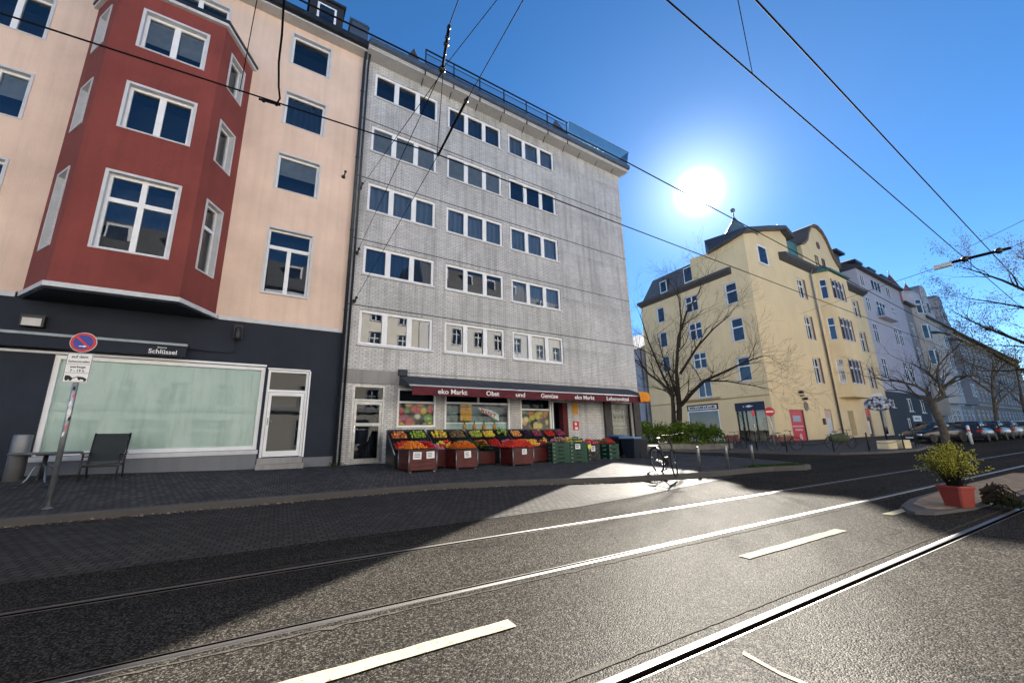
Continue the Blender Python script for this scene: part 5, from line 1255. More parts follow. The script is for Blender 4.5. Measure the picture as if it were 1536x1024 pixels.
for (a, z, n_) in ((-.19,5.91,'lowest'),(-.22,7.73,'middle'),(-.26,10.34,'highest'),(-.87,10.6,'salmon wall')):
    o = empty('wall_anchor', anc(a,z)); tag(o, '%s black wall hook for a span wire by the drainpipe' % n_, 'wall hook', 'wall hooks for wires'); mb = MB(); mb.lathe([(.07,0),(.06,.05)],(0,0,0),10,0,False,'y'); mb.build('plate', blackM, o)
    mb = MB(); mb.tube([(0,0,0),(.02,-.18,-.02),(.02,-.26,.03)],.022,6); mb.ball((.03,-.3,.04),.05); mb.build('hook', blackM, o)
for (p, lab) in (((1.0,6.9,6.0),'upper'),((.9,7.4,6.45),'lower')):
    pass

# ------------------------------------------------------------------ trees and plants
def grow(T, W, p, d, L, r, lv, rnd, up=.15, spread=.7):
    n = 5; P = [Vector(p)]; dd = Vector(d).normalized()
    for i in range(n):
        dd = (dd+Vector((rnd.uniform(-1,1),rnd.uniform(-1,1),rnd.uniform(-.8,.8)+up))*.22).normalized(); P.append(P[-1]+dd*L/n)
    R = [max(.0035,r*(1-.65*i/n)) for i in range(n+1)]
    (T if r > .03 else W).tube(P, R, 6 if r > .05 else (4 if r > .015 else 3), 0, False)
    if lv <= 0: return [P]
    out = [P]
    for k in range(rnd.choice((3,3,4))):
        i = rnd.choice((2,3,4,5)) if k else 5
        a = rnd.uniform(0,2*PI); ax = dd.orthogonal().normalized(); ax.rotate(Matrix.Rotation(a,3,dd))
        nd = (dd+ax*spread*rnd.uniform(.6,1.25)).normalized()
        out += grow(T, W, P[i], nd, L*rnd.uniform(.58,.8), R[i]*.72, lv-1, rnd, up, spread)
    return out
def tree(name, label, base, limbs, seed, m=barkM, lv=2, tl=1.5, up=.15, group=None, cat='tree', side=1.0):
    """limbs: list of (path, r0, r1)"""
    rnd = random.Random(seed); o = empty(name, base); tag(o, label, cat, group); T = MB(); W = MB(); tips = []
    for path, r0, r1 in limbs:
        P = [Vector(p)-Vector(base) for p in path]; n = len(P)
        # push limbs off the drawing plane so the crown has depth
        T.tube(P, [lerp(r0,r1,i/(n-1)) for i in range(n)], 9, 0, False)
        for i in range(1, n):
            seg = P[i]-P[i-1]
            if r0 > .3 and i < n-1: continue
            cnt = 3 if i == n-1 else 2
            for k in range(cnt):
                t = rnd.random(); q = P[i-1].lerp(P[i], 1 if (i == n-1 and k == 0) else t); rr = lerp(r0,r1,(i-1+t)/(n-1))
                if q.z < 2.0: continue
                dv = (seg.normalized()+Vector((rnd.uniform(-1,1),rnd.uniform(-1,1),rnd.uniform(-.4,.9)))*side).normalized()
                tips += grow(T, W, q, dv, tl*rnd.uniform(.7,1.2), min(rr*.6,.045), lv, rnd, up)
    T.build('trunk', m, o); W.build('crown', twigM if m is barkM else twigM, o)
    return o, tips
t1 = [([(23.98,19.53,.05),(24.0,19.5,.86),(24.06,19.42,1.72),(23.92,19.2,2.94),(23.81,19.1,3.76),(23.4,19.5,4.57),(22.86,20.2,5.37),(22.57,20.6,6.26)],.21,.05),
      ([(23.81,19.1,3.76),(23.99,19.9,5.33),(23.72,20.6,7.86),(23.46,20.9,9.99)],.1,.03),
      ([(24.22,19.22,.05),(24.25,19.2,.85),(24.28,19.15,1.71),(24.37,19.05,2.91),(24.51,19.1,4.17),(24.68,19.2,5.49),(24.97,18.9,8.0),(25.39,18.2,9.89),(25.93,17.4,11.2)],.26,.035),
      ([(24.43,18.97,3.0),(24.87,18.2,3.9),(25.31,17.5,4.6),(26.09,16.6,5.08),(26.99,15.6,5.66),(27.77,14.85,6.01)],.15,.03),
      ([(24.67,18.9,5.25),(25.52,17.9,7.07),(26.43,17.0,8.37),(27.16,16.1,9.21)],.1,.025),
      ([(24.86,18.85,7.17),(24.6,18.2,9.23),(24.35,18.0,10.6),(24.13,18.2,11.6)],.08,.02),
      ([(25.31,17.5,4.6),(26.25,16.5,4.5),(27.23,15.4,4.12),(28.0,14.6,3.8)],.06,.015),
      ([(24.4,19.05,3.4),(25.2,20.2,5.2),(25.8,21.2,7.2),(26.2,21.8,9)],.1,.02),([(24.0,19.3,3.0),(23.2,18.4,4.6),(22.8,17.8,6.5)],.09,.02)]
tree('bare_tree','tall bare forked tree growing from the hedge before the ochre house',(24.1,19.4,.05),t1,11,barkM,3,1.75,.12)
tree('bare_tree','thin bare tree far back in the side street gap',(19.6,38,.05),[([(19.6,38,.05),(19.7,38,4),(19.9,38.2,8),(19.8,38,12.5)],.16,.03),([(19.7,38,4),(20.6,37,7.5),(21.2,36.5,11)],.09,.02),([(19.8,38,6),(18.6,38.4,9),(18,38.8,12)],.08,.02)],5,barkM,2,2.4)
t2 = [([(37.02,9.32,.0),(37.02,9.32,.13),(37.03,9.28,1.13),(36.99,9.45,2.16),(36.98,9.47,2.72)],.22,.2),
      ([(36.98,9.47,2.72),(36.95,9.59,3.38),(36.5,9.93,3.86),(36.2,10.69,4.22),(36.0,11.49,4.4)],.13,.03),([(36.98,9.47,2.72),(37.13,8.89,3.02),(37.4,8.9,3.58),(37.5,9.16,4.13),(37.4,9.48,4.84),(37.2,9.88,5.21)],.14,.03),
      ([(37.13,8.89,3.02),(36.8,8.93,4.1),(36.6,8.66,4.95),(36.7,8.18,5.54)],.09,.03),([(37.4,8.9,3.58),(37.32,8.13,4.23),(37.5,7.44,4.23),(37.64,6.88,3.66)],.1,.025),([(36.98,9.47,2.72),(36.83,10.07,3.25),(36.65,10.79,3.63),(36.48,11.44,3.7)],.09,.025)]
tree('plane_tree','bare knobbly street tree standing before the parked cars',(37.02,9.32,.0),t2,21,plbarkM,2,1.35,.08)
t3 = [([(60.04,11.3,.0),(60.04,11.3,1.1),(60.07,11.12,2.86),(60.09,11.01,4.14),(60.14,10.74,5.74),(60.22,10.36,7.34)],.2,.05),([(60.08,11.1,2.99),(60.6,10.16,4.06),(60.9,9.27,4.9)],.11,.03),([(60.09,11.01,4.14),(59.5,11.61,5.19),(59.1,12.34,6.3)],.11,.03),([(60.13,10.8,5.42),(60.6,10.08,6.64),(60.9,9.11,7.6)],.09,.03)]
tree('plane_tree','bare dark street tree farther on behind the parked cars',(60.04,11.3,.0),t3,31,plbarkM,2,2.0,.1)
tree('plane_tree','bare distant street tree at the right edge',(82,12.8,.0),[([(82,12.8,0),(82,12.8,3),(82.2,12.6,6),(82.1,12.4,9)],.2,.05),([(82,12.8,3),(82.6,11.5,6)],.1,.03),([(82,12.8,3.4),(81.5,14,6.5)],.1,.03)],41,plbarkM,2,2.2,.1)
# spring tree leaning in from the right
o4 = (25.5,-4.8,.15)
t4 = [([o4,(25.5,-4.75,2.0),(25.6,-4.4,3.6)],0.340,0.280),([(25.6,-4.4,3.6),(25.9,-1.5,4.2),(25.99,1.2,4.0),(25.9,3.27,4.15),(25.85,3.92,4.8),(25.81,4.44,5.3),(25.4,4.83,5.76)],0.124,0.021),
      ([(25.6,-4.4,3.6),(26.2,-1.2,4.6),(26.01,1.9,5.43),(26.3,3.13,6.6),(26.3,3.61,7.2),(26.1,4.08,7.67),(25.8,4.5,8.04)],0.099,0.014),([(26.2,-1.2,4.6),(26.02,1.3,6.3),(26.6,2.6,7.5),(26.6,3.06,8.14)],0.068,0.014),
      ([(25.96,1.56,4.4),(25.3,3.0,5.61),(25.2,3.98,6.21),(25.2,4.5,6.49)],0.050,0.014),([(25.99,.8,4.0),(25.5,2.6,3.4),(25.3,4.0,3.3),(25.2,4.8,3.4)],0.062,0.014),([(25.9,3.27,4.15),(26.4,3.9,4.4),(26.6,4.6,4.6)],0.037,0.010),([(25.9,-1.5,3.6),(25.9,1.0,2.9),(25.85,3.5,2.95),(25.8,4.25,3.9),(25.7,4.8,4.7)],0.074,0.021),([(25.6,-4.4,3.6),(25.2,-6,7),(25,-6.5,10)],0.112,0.021),([(26.2,-1.2,4.6),(27,-.8,7.2),(27.2,-.5,9.5)],0.074,0.014)]
ob, tips = tree('spring_tree','spring tree with small fresh leaves leaning in from the right edge',o4,t4,51,barkM,2,.95,.05)
rnd = random.Random(8); mb = MB()
def leafq(mb, p, s, rnd, mi=0):
    a = Vector((rnd.gauss(0,1),rnd.gauss(0,1),rnd.gauss(0,.6))).normalized(); b = a.orthogonal().normalized(); b.rotate(Matrix.Rotation(rnd.uniform(0,6.3),3,a)); c = a.cross(b)
    p = Vector(p); mb.face([p, p+b*s*.5+c*s*.28, p+b*s, p+b*s*.5-c*s*.28], mi)
for P in tips:
    if (P[-1]-P[0]).length < .75:
        for k in range(rnd.choice((8,12,16))):
            q = P[rnd.choice((2,3,4,5))]; leafq(mb, (q.x+rnd.gauss(0,.12),q.y+rnd.gauss(0,.12),q.z+rnd.gauss(0,.12)), rnd.uniform(.035,.075), rnd, 0 if rnd.random() < .6 else 1)
LM = [(25.9,2.2,2.95),(25.85,3.5,2.95),(25.8,4.25,3.9),(25.7,4.8,4.7)]
for i in range(1500):
    k = rnd.choice((0,0,1,1,2)); q = Vector(LM[k]).lerp(Vector(LM[k+1]), rnd.random())-Vector(o4)
    leafq(mb, (q.x+rnd.gauss(0,.35),q.y+rnd.gauss(0,.3),q.z+rnd.gauss(.05,.2)), rnd.uniform(.04,.085), rnd, 2)
mb.build('leaves', [mk_leaf('young_leaf',(.06,.05,.022),(.17,.14,.05),.15), mk_leaf('blossom_leaf',(.08,.05,.045),(.19,.14,.12),.15), mk_leaf('olive_leaf',(.05,.048,.018),(.16,.14,.045),.2)], ob)
# clipped hedge in a bed at the corner
def shrub(name, label, c, rx, ry, h, n, ls, mats, seed, stems=14, group=None, low=.1, cat='shrub'):
    rnd = random.Random(seed); o = empty(name, c); tag(o, label, cat, group); S_ = MB(); L = MB(); cl = []
    for k in range(stems):
        a = rnd.uniform(0,2*PI); e = (rx*.8*math.cos(a)*rnd.uniform(.3,1), ry*.8*math.sin(a)*rnd.uniform(.3,1), h*rnd.uniform(.55,.95)); S_.tube([(e[0]*.15,e[1]*.15,0),(e[0]*.5,e[1]*.5,e[2]*.5),e], [.012,.008,.004], 4, 0, False); cl.append(e)
    for i in range(n):
        while 1:
            x, y, z = rnd.uniform(-1,1), rnd.uniform(-1,1), rnd.uniform(0,1)
            r2 = x*x+y*y+((z-.45)/.6)**2
            if r2 < 1 and rnd.random() < .25+.75*r2: break
        if i % 3: 
            e = rnd.choice(cl); x, y, z = x*.28+e[0]/rx, y*.28+e[1]/ry, e[2]/h+(z-.5)*.35
        leafq(L, (x*rx, y*ry, max(low*h, z*h)), ls*rnd.uniform(.6,1.3), rnd, 0 if rnd.random() < .65 else 1)
    S_.build('stem', twigM, o); L.build('foliage', mats, o); return o
hm = [mk_leaf('hedge_leaf',(.020,.045,.010),(.07,.12,.022)), mk_leaf('hedge_leaf_light',(.09,.15,.02),(.20,.26,.05))]
for i, (x, y, r, h, lab) in enumerate(((23.0,20.6,1.1,1.75,'round green bush at the left end of the hedge bed'),(23.5,19.3,1.15,1.65,'dark green bush beneath the bare tree trunk'),(23.9,17.9,1.0,1.6,'sunlit green bush in the middle of the hedge bed'),(24.3,16.8,.85,1.35,'low bright bush at the right end of the hedge bed'),(22.6,21.9,1.0,1.7,'green bush half hidden behind the market corner'))):
    shrub('green_bush', lab, (x,y,.1), r, r, h, 2600, .13, hm, 60+i, 24, 'bushes in the hedge bed')
mb = MB(); bp = [(21.9,22.6),(22.9,16.2),(25.0,15.9),(25.2,17.5),(24.6,22.6)]; mb.prism(bp, .0, .42); tag(mb.build('bed_wall', plain('bed_stone',(.16,.15,.13),.9,var=.3)), 'low stone wall around the hedge bed', 'low wall')
mb = MB(); rnd = random.Random(2)
for i in range(1500): leafq(mb, (rnd.uniform(22.6,24.9), rnd.uniform(16.2,22), .43+rnd.uniform(0,.12)), .1, rnd, rnd.choice((0,1)))
tag(mb.build('ground_cover', hm), 'light ground cover filling the hedge bed', 'ground cover', kind='stuff')
# planter on the island
px_, py_ = 8.95, 2.28
o = empty('planter', (px_,py_,.040), rad(-20)); tag(o, 'square terracotta planter pot on the traffic island', 'planter')
def sqring(h, z, c=.02): 
    return [(-h+c,-h,z),(h-c,-h,z),(h,-h+c,z),(h,h-c,z),(h-c,h,z),(-h+c,h,z),(-h,h-c,z),(-h,-h+c,z)]
mb = MB(); mb.rings([sqring(.118,.0),sqring(.146,.255)],0,False); mb.build('pot_body', terraM, o)
mb = MB(); mb.rings([sqring(.150,.25),sqring(.156,.255),sqring(.158,.29),sqring(.152,.298),sqring(.138,.298),sqring(.134,.26)],0,False,True); mb.build('rim', terraM, o)
mb = MB(); mb.rings([sqring(.133,.262),sqring(.132,.275)],0,False); mb.build('soil', plain('soil',(.03,.022,.016),.95), o)
pm = [mk_leaf('planter_leaf',(.11,.13,.018),(.32,.32,.045),.45), mk_leaf('planter_leaf_light',(.42,.40,.07),(.66,.58,.16),.5)]  # leaf colours brightened to stand in for sun on the shaded shrub
rnd = random.Random(14); o = empty('potted_shrub', (px_,py_,.315)); tag(o, 'yellow green small-leaved shrub growing in the terracotta planter', 'shrub'); S_ = MB(); L = MB()
for k in range(150):
    a = rnd.uniform(0,2*PI); sp = rnd.uniform(.03,.44)*rnd.uniform(.6,1); hh = (.62-.55*max(0,sp-.1))*rnd.uniform(.55,1.08)
    e = Vector((sp*math.cos(a), sp*math.sin(a), hh)); P = [Vector((e.x*.15,e.y*.15,-.06)), Vector((e.x*.45,e.y*.45,hh*.55)), Vector((e.x*.8,e.y*.8,hh*.85)), e]
    S_.tube(P, [.0045,.0035,.0025,.0015], 3, 0, False)
    for j in range(34):
        t = rnd.uniform(.18,1)**.8; i = min(2,int(t*3)); q = P[i].lerp(P[i+1], t*3-i)
        leafq(L, (q.x+rnd.uniform(-.025,.025), q.y+rnd.uniform(-.025,.025), q.z+rnd.uniform(-.02,.02)), rnd.uniform(.018,.038), rnd, 1 if rnd.random() < .22+.3*t else 0)
S_.build('stem', twigM, o); L.build('foliage', pm, o)
o = empty('dead_creeper', (9.25,2.02,.04)); tag(o, 'tangle of dark curved stems slumped beside the planter', 'dead plant'); mb = MB(); L = MB(); rnd = random.Random(6)
for k in range(34):
    a = rnd.uniform(-2.2,.6); r = rnd.uniform(.15,.42); h = rnd.uniform(.08,.32); P = [(-.12+rnd.uniform(-.05,.05),.05,.05+rnd.uniform(0,.2)),(r*.4*math.cos(a),r*.4*math.sin(a),h),(r*.8*math.cos(a),r*.8*math.sin(a),h*.6),(r*math.cos(a+.3),r*math.sin(a+.3),.02)]
    mb.tube(P, [.010,.009,.007,.004], 4, 0, False)
    for j in range(12): q = Vector(P[1]).lerp(Vector(P[3]), rnd.random()); leafq(L, (q.x,q.y,max(.01,q.z*rnd.uniform(.3,1))), .05, rnd)
mb.tube([(.15,-.18,.0),(.24,-.2,.2),(.26,-.14,.30),(.20,-.08,.28),(.2,-.1,.1)],.008,5)
mb.build('stem', twigM, o); L.build('foliage', mk_leaf('dark_leaf',(.015,.025,.010),(.05,.06,.025),.1), o)
# moss at the kerb tip and weeds at the drainpipe
mb = MB(); rnd = random.Random(12)
for i in range(700): t = rnd.random(); leafq(mb, (lerp(12.2,14.3,t)+rnd.uniform(-.1,.1), lerp(7.45,6.95,t)+rnd.uniform(-.14,.14), .14+rnd.uniform(0,.03)), .05, rnd, 0)
tag(mb.build('moss', hm), 'moss and grass tufts on the tip of the pavement', 'moss', kind='stuff')
mb = MB()
for i in range(60): X, Y_, z = row(-.4+rnd.uniform(-.25,.25), -.12+rnd.uniform(-.1,.05), .42); leafq(mb, (X,Y_,z+rnd.uniform(0,.08)), .06, rnd, rnd.choice((0,1)))
tag(mb.build('weed', hm), 'small weeds at the foot of the drainpipe', 'weeds', kind='stuff')

# ------------------------------------------------------------------ street furniture
def bollard(x, y, z, label):
    o = empty('bollard', (x,y,z)); tag(o, label, 'bollard', 'grey steel bollards'); mb = MB(); mb.lathe([(.042,-.02),(.042,.56),(.040,.575)],(0,0,0),14); mb.build('post', steelM, o)
    mb = MB(); mb.lathe([(.046,.576),(.047,.60),(.03,.62),(.001,.625)],(0,0,0),14); mb.build('cap', steelM, o)
bollard(10.45,7.72,.165,'grey bollard nearest the leaning bicycle'); bollard(11.6,7.62,.155,'middle grey bollard of the three on the kerb'); bollard(12.9,7.62,.142,'grey bollard nearest the mossy kerb tip')
def bike(name, label, loc, rz, lean, steer, fm, basket=False, green=False):
    o = empty(name, loc); o.rotation_euler = (lean,0,rz); tag(o, label, 'bicycle', 'bicycles')
    R = .335; rw_, fw_ = Vector((-.52,0,R)), Vector((.55,0,R)); bb = Vector((-.08,0,.28)); st = Vector((-.22,0,.80)); hd = Vector((.34,0,.82)); hb = Vector((.38,0,.66))
    mb = MB()
    for a, b in ((bb,st),(st,hd),(bb,hb),(hd,hb)): mb.tube([a,b],.018,8)
    for s in (-.05,.05):
        mb.tube([rw_+Vector((0,s,0)),bb+Vector((0,s*.5,0))],.010,6); mb.tube([rw_+Vector((0,s,0)),st+Vector((0,s*.3,-.08))],.009,6)
    mb.build('frame', fm, o)
    def wheel(par, c):
        mb = MB(); mb.torus(c, R, .020, 36, 8); w = mb.build('wheel', rubberM, par)
        mb = MB(); mb.torus(c, R-.03, .010, 36, 5); mb.lathe([(.022,-.04),(.022,.04)],tuple(c),8,0,True,'y')
        for k in range(18):
            a = 2*PI*k/18; mb.tube([(c[0],c[1]+(.025 if k%2 else -.025),c[2]),(c[0]+(R-.03)*math.cos(a),c[1],c[2]+(R-.03)*math.sin(a))],.0016,3,0,False)
        mb.build('rim', zincM, w)
    wheel(o, rw_)
    f = empty('front_fork', tuple(hb)); f.parent = o; f.rotation_euler = (0,0,steer)
    bpy.data.objects.remove(f)
    mb = MB(); RT = Matrix.Translation(hb) @ Matrix.Rotation(steer,4,'Z') @ Matrix.Translation(-hb); q = lambda v: tuple(RT @ Vector(v))
    for s in (-.05,.05): mb.tube([q((hb.x,s*.6,hb.z-.02)),q((.44,s,.5)),q((fw_.x,s,R))],.012,6)
    mb.tube([q(hb),q(hd),q((.31,0,1.0))],.014,6); mb.build('fork', fm, o)
    mb = MB(); mb.tube([q((.18,-.29,1.02)),q((.30,-.2,1.03)),q((.34,0,1.0)),q((.30,.2,1.03)),q((.18,.29,1.02))],.011,6); mb.build('handlebar', blackM, o)
    for s in (-1,1): mb = MB(); mb.tube([q((.27,s*.24,1.027)),q((.14,s*.31,1.015))],.017,7); mb.build('grip', rubberM, o)
    mb = MB(); c = fw_; rings = []
    for i in range(37):
        a = 2*PI*i/36; ring = []
        for k in range(8):
            b = 2*PI*k/8; r_ = R+.02*math.cos(b); ring.append(q((c.x+r_*math.cos(a),.02*math.sin(b),c.z+r_*math.sin(a))))
        rings.append(ring)
    mb.rings(rings,0,True,False); w = mb.build('wheel', rubberM, o)
    mb = MB()
    for k in range(18): a = 2*PI*k/18; mb.tube([q((c.x,.02,c.z)),q((c.x+(R-.03)*math.cos(a),0,c.z+(R-.03)*math.sin(a)))],.0016,3,0,False)
    mb.tube([q((c.x,-.06,c.z)),q((c.x,.06,c.z))],.02,8); mb.build('rim', zincM, w)
    mb = MB(); mb.tube([st,(-.245,0,.90)],.013,6); mb.build('seat_post', chromeM, o)
    mb = MB(); mb.rings([[(-.40,-.085,.90),(-.40,.085,.90),(-.40,.085,.93),(-.40,-.085,.93)],[(-.28,-.07,.905),(-.28,.07,.905),(-.28,.07,.945),(-.28,-.07,.945)],[(-.10,-.018,.915),(-.10,.018,.915),(-.10,.018,.935),(-.10,-.018,.935)]],0,True); mb.build('saddle', blackM, o)
    mb = MB(); mb.lathe([(.09,-.035),(.09,-.03)],tuple(bb),16,0,True,'y'); mb.tube([(bb.x,-.05,bb.z),(bb.x+.1,-.06,bb.z-.13)],.009,5); mb.tube([(bb.x,.05,bb.z),(bb.x-.1,.06,bb.z+.13)],.009,5); mb.box(bb.x+.06,bb.x+.15,-.16,-.07,bb.z-.145,bb.z-.12); mb.box(bb.x-.15,bb.x-.06,.07,.16,bb.z+.12,bb.z+.145); mb.build('crank', blackM, o)
    mb = MB(); rg = []
    for i in range(12): a = .5+2.3*i/11; rg.append([(rw_.x+.365*math.cos(a),-.03,rw_.z+.365*math.sin(a)),(rw_.x+.375*math.cos(a),0,rw_.z+.375*math.sin(a)),(rw_.x+.365*math.cos(a),.03,rw_.z+.365*math.sin(a))])
    mb.rings(rg,0,True,False,False); mb.build('mudguard', blackM, o)
    mb = MB(); mb.box(-.78,-.38,-.06,.06,.72,.735); mb.tube([(-.7,.05,.72),tuple(rw_+Vector((0,.05,0)))],.006,4); mb.tube([(-.7,-.05,.72),tuple(rw_+Vector((0,-.05,0)))],.006,4); mb.build('rack', blackM, o)
    if green: mb = MB(); mb.ball((-.1,0,.55),.36,0,12,8,(1.6,.45,.75)); mb.build('cover', plain('bike_cover',(.045,.06,.03),.8,var=.3), o)
    return o
bike('bicycle','dark bicycle seen end-on at the kerb with its front wheel turned',(9.05,7.62,.12),rad(-110),rad(6),rad(-40),blackM)
bike('bicycle','dark bicycle leaning by the red no-entry sign post',(24.2,12.4,.1),rad(-50),rad(4),rad(10),blackM)
bike('bicycle','bicycle under a dull green cover by the ochre house',(27.3,11.0,.1),rad(-35),rad(3),rad(20),blackM,green=True)
bike('bicycle','bicycle parked near the blue fascia shop',(26.2,16.2,.1),rad(60),rad(-4),rad(-15),brownfrM)
bike('bicycle','bicycle parked beside the pale shop apron',(25.9,18.6,.1),rad(75),rad(3),rad(25),blackM)
# low hoop barriers along the corner kerb
hoops = [(22.6,14.6),(22.35,12.9),(22.15,11.3),(22.9,9.6),(24.7,8.9),(27.6,8.5),(30.6,8.9),(33.4,9.6)]
for i in range(len(hoops)):
    x, y = hoops[i]; o = empty('barrier_post', (x,y,.1)); tag(o, ('thin dark kerb post before the hedge bed','thin dark kerb post left of the no-entry sign','thin dark kerb post beside the leaning bicycle','thin dark post at the rounded corner kerb','thin dark post by the covered bicycle','thin dark kerb post left of the sandstone blocks','thin dark kerb post right of the sandstone blocks','thin dark kerb post before the street tree')[i], 'post', 'thin posts along the corner kerb')
    mb = MB(); mb.lathe([(.035,0),(.035,.85),(.03,.87),(.001,.88)],(0,0,0),8); mb.build('shaft', blackM, o); mb = MB(); mb.lathe([(.06,0),(.06,.03),(.04,.05)],(0,0,0),8); mb.build('foot', blackM, o)
for i in (0,1,2,3,4):
    (x0,y0),(x1,y1) = hoops[i], hoops[i+1]; mb = MB(); P = [(lerp(x0,x1,t/10),lerp(y0,y1,t/10),.1+.5-.18*4*(t/10)*(1-t/10)) for t in range(11)]; mb.tube(P,.016,5)
    tag(mb.build('barrier_chain', blackM), ('sagging chain before the hedge bed','sagging chain left of the no-entry sign','sagging chain behind the leaning bicycle','sagging chain round the corner kerb','sagging chain by the covered bicycle')[i], 'chain', 'chains between the kerb posts')
o = empty('no_entry_sign', (22.85,12.2,.1), rad(-60)); tag(o, 'small red no-entry sign on a thin striped post', 'sign'); mb = MB(); mb.tube([(0,0,0),(0,0,2.15)],.03,8); mb.build('post', steelM, o)
mb = MB(); mb.lathe([(.24,0),(.24,.01)],(0,-.04,2.05),24,0,False,'y'); d_ = mb.build('sign_disc', redpM, o); mb = MB(); mb.box(-.17,.17,-.055,-.051,2.01,2.09); mb.build('white_bar', whitepM, d_)
o = empty('street_sign', (28.2,16.2,.1)); tag(o, 'small red sign on a thin post between the two shops', 'sign'); mb = MB(); mb.tube([(0,0,0),(0,0,2.3)],.03,6); mb.build('post', steelM, o); mb = MB(); mb.lathe([(.2,0),(.2,.01)],(0,-.04,2.25),16,0,False,'y'); mb.build('sign_disc', redpM, o)
o = empty('advert_sign', (38.48,12.7,.05), rad(-65)); tag(o, 'oval blue and white painted sign on a post before the ochre house', 'sign'); mb = MB(); mb.tube([(0,0,0),(0,0,2.4)],.06,8); mb.build('post', blackM, o)
mb = MB(); mb.ball((0,-.05,2.85),.85,0,20,10,(1,.08,.62)); mb.build('oval_board', mk_blobs('painted_board',[(.45,.52,.62),(.22,.30,.48),(.35,.42,.55),(.14,.18,.3),(.6,.62,.65)],6.), o); mb = MB(); mb.box(-.3,.3,-.06,.03,3.4,3.62); mb.build('top_tag', whitepM, o)
for i,(x,y,lab) in enumerate(((27.75,9.2,'left pale sandstone block by the kerb posts'),(28.75,8.95,'right pale sandstone block by the kerb posts'))):
    o = empty('stone_block',(x,y,.1),rad(-10)); tag(o,lab,'stone block','sandstone blocks'); mb = MB(); mb.prism([(-.36,-.25),(.36,-.25),(.38,.25),(-.36,.27)],0,.42,0,[(-.34,-.23),(.35,-.24),(.36,.23),(-.35,.25)]); mb.build('block_body', plaster('sandstone',(.62,.54,.36),.12,.1) if i == 0 else bpy.data.materials['sandstone'], o)
for i,(x,y,h,lab) in enumerate(((39.3,8.7,1.15,'tall pale post in front of the parked cars'),)):
    o = empty('pale_post',(x,y,0)); tag(o,lab,'post'); mb = MB(); mb.lathe([(.08,0),(.08,h),(.05,h+.05)],(0,0,0),10); mb.build('shaft', trimM, o); mb = MB(); mb.lathe([(.083,h*.7),(.083,h*.8)],(0,0,0),10); mb.build('band', redpM, o)

# ------------------------------------------------------------------ parked cars
def car(label, loc, rz, paint, k=1., estate=False):
    o = empty('parked_car', loc, rz); tag(o, label, 'car', 'cars parked along the kerb')
    def ring(x, w, zl, zs, zb): return [(x,-w*.90,zl),(x,-w,zl+.14),(x,-w*1.0,zs),(x,-w*.90,zb),(x,w*.90,zb),(x,w*1.0,zs),(x,w,zl+.14),(x,w*.90,zl)]
    st = [(-2.15,.70,.38,.62,.86),(-2.08,.80,.26,.70,.98),(-1.6,.87,.22,.74,1.0),(-.6,.89,.2,.74,.98),(.6,.89,.2,.73,.95),(1.2,.87,.22,.71,.90),(1.85,.82,.25,.65,.78),(2.1,.72,.30,.55,.66),(2.2,.60,.36,.5,.56)]
    mb = MB(); mb.rings([ring(*s) for s in st],0,True); mb.build('body', paint, o)
    rr = (-2.0,-1.55) if estate else (-1.75,-1.0)
    cab = [(rr[0],.74,.97,.5,.98),(rr[1],.76,.96,.60,1.43),(-.3,.79,.95,.63,1.47),(.35,.79,.94,.61,1.42),(1.15,.74,.92,.5,.93)]
    mb = MB(); mb.rings([[(x,-w,zb),(x,-wt,zt),(x,wt,zt),(x,w,zb)] for x,w,zb,wt,zt in cab],0,True,True); mb.build('window_glass', plain('car_glass',(.02,.026,.03),.06,ior=1.7), o)
    mb = MB(); mb.rings([[(x,-wt-.03,zt-.05),(x,-wt*.9,zt+.025),(x,wt*.9,zt+.025),(x,wt+.03,zt-.05)] for x,w,zb,wt,zt in cab[1:4]],0,True,True)
    for s in (-1,1):
        for i in (0,1,3):
            a, b = cab[i], cab[i+1]
            if i == 1: mb.tube([(-.35,s*.80,.95),(-.32,s*.64,1.46)],.03,5)
            else: mb.tube([(a[0],s*(a[1] if i == 0 else a[3]),a[2] if i == 0 else a[4]),(b[0],s*(b[3] if i == 0 else b[1]),b[4] if i == 0 else b[2])],.035,5)
    mb.build('roof', paint, o)
    for x in (-1.32,1.32):
        for s in (-1,1):
            mb = MB(); mb.lathe([(.22,-.10),(.31,-.10),(.325,-.07),(.325,.07),(.31,.10),(.22,.10)],(x,s*.80,.325),22,0,True,'y'); w = mb.build('wheel', rubberM, o)
            mb = MB(); mb.lathe([(.001,-.085),(.21,-.09),(.225,-.102),(.225,.102),(.21,.09),(.001,.085)],(x,s*.80,.325),18,0,True,'y'); mb.build('rim', steelM, w)
    for s in (-1,1):
        mb = MB(); mb.box(2.02,2.16,s*.58-.14,s*.58+.14,.56,.66); mb.build('headlight', plain('headlamp',(.75,.75,.75),.15), o)
        mb = MB(); mb.box(-2.17,-2.05,s*.66-.14,s*.66+.14,.70,.84); mb.build('taillight', plain('tail_lamp',(.45,.02,.02),.25), o)
        mb = MB(); mb.ball((.75,s*.97,.98),.1,0,8,6,(.7,1,.7)); mb.build('mirror', paint, o)
    mb = MB(); mb.box(-2.175,-2.15,-.26,.26,.52,.63); mb.box(2.2,2.215,-.26,.26,.36,.46); mb.build('number_plate', whitepM, o)
    mb = MB(); mb.box(-2.14,2.1,-.7,.7,.17,.27); mb.build('underbody', blackM, o)
    return o
cp = lambda n, c: plain('car_paint_'+n, c, .35, 0., var=.05, coat=.25)
car('black saloon car parked nearest, its headlight toward the ochre house',(42.3,11.2,0),rad(160),cp('black',(.008,.008,.012)))
car('dark blue hatchback car behind the tall pale post',(45.8,9.9,0),rad(3),cp('blue',(.010,.013,.03)),1.,True)
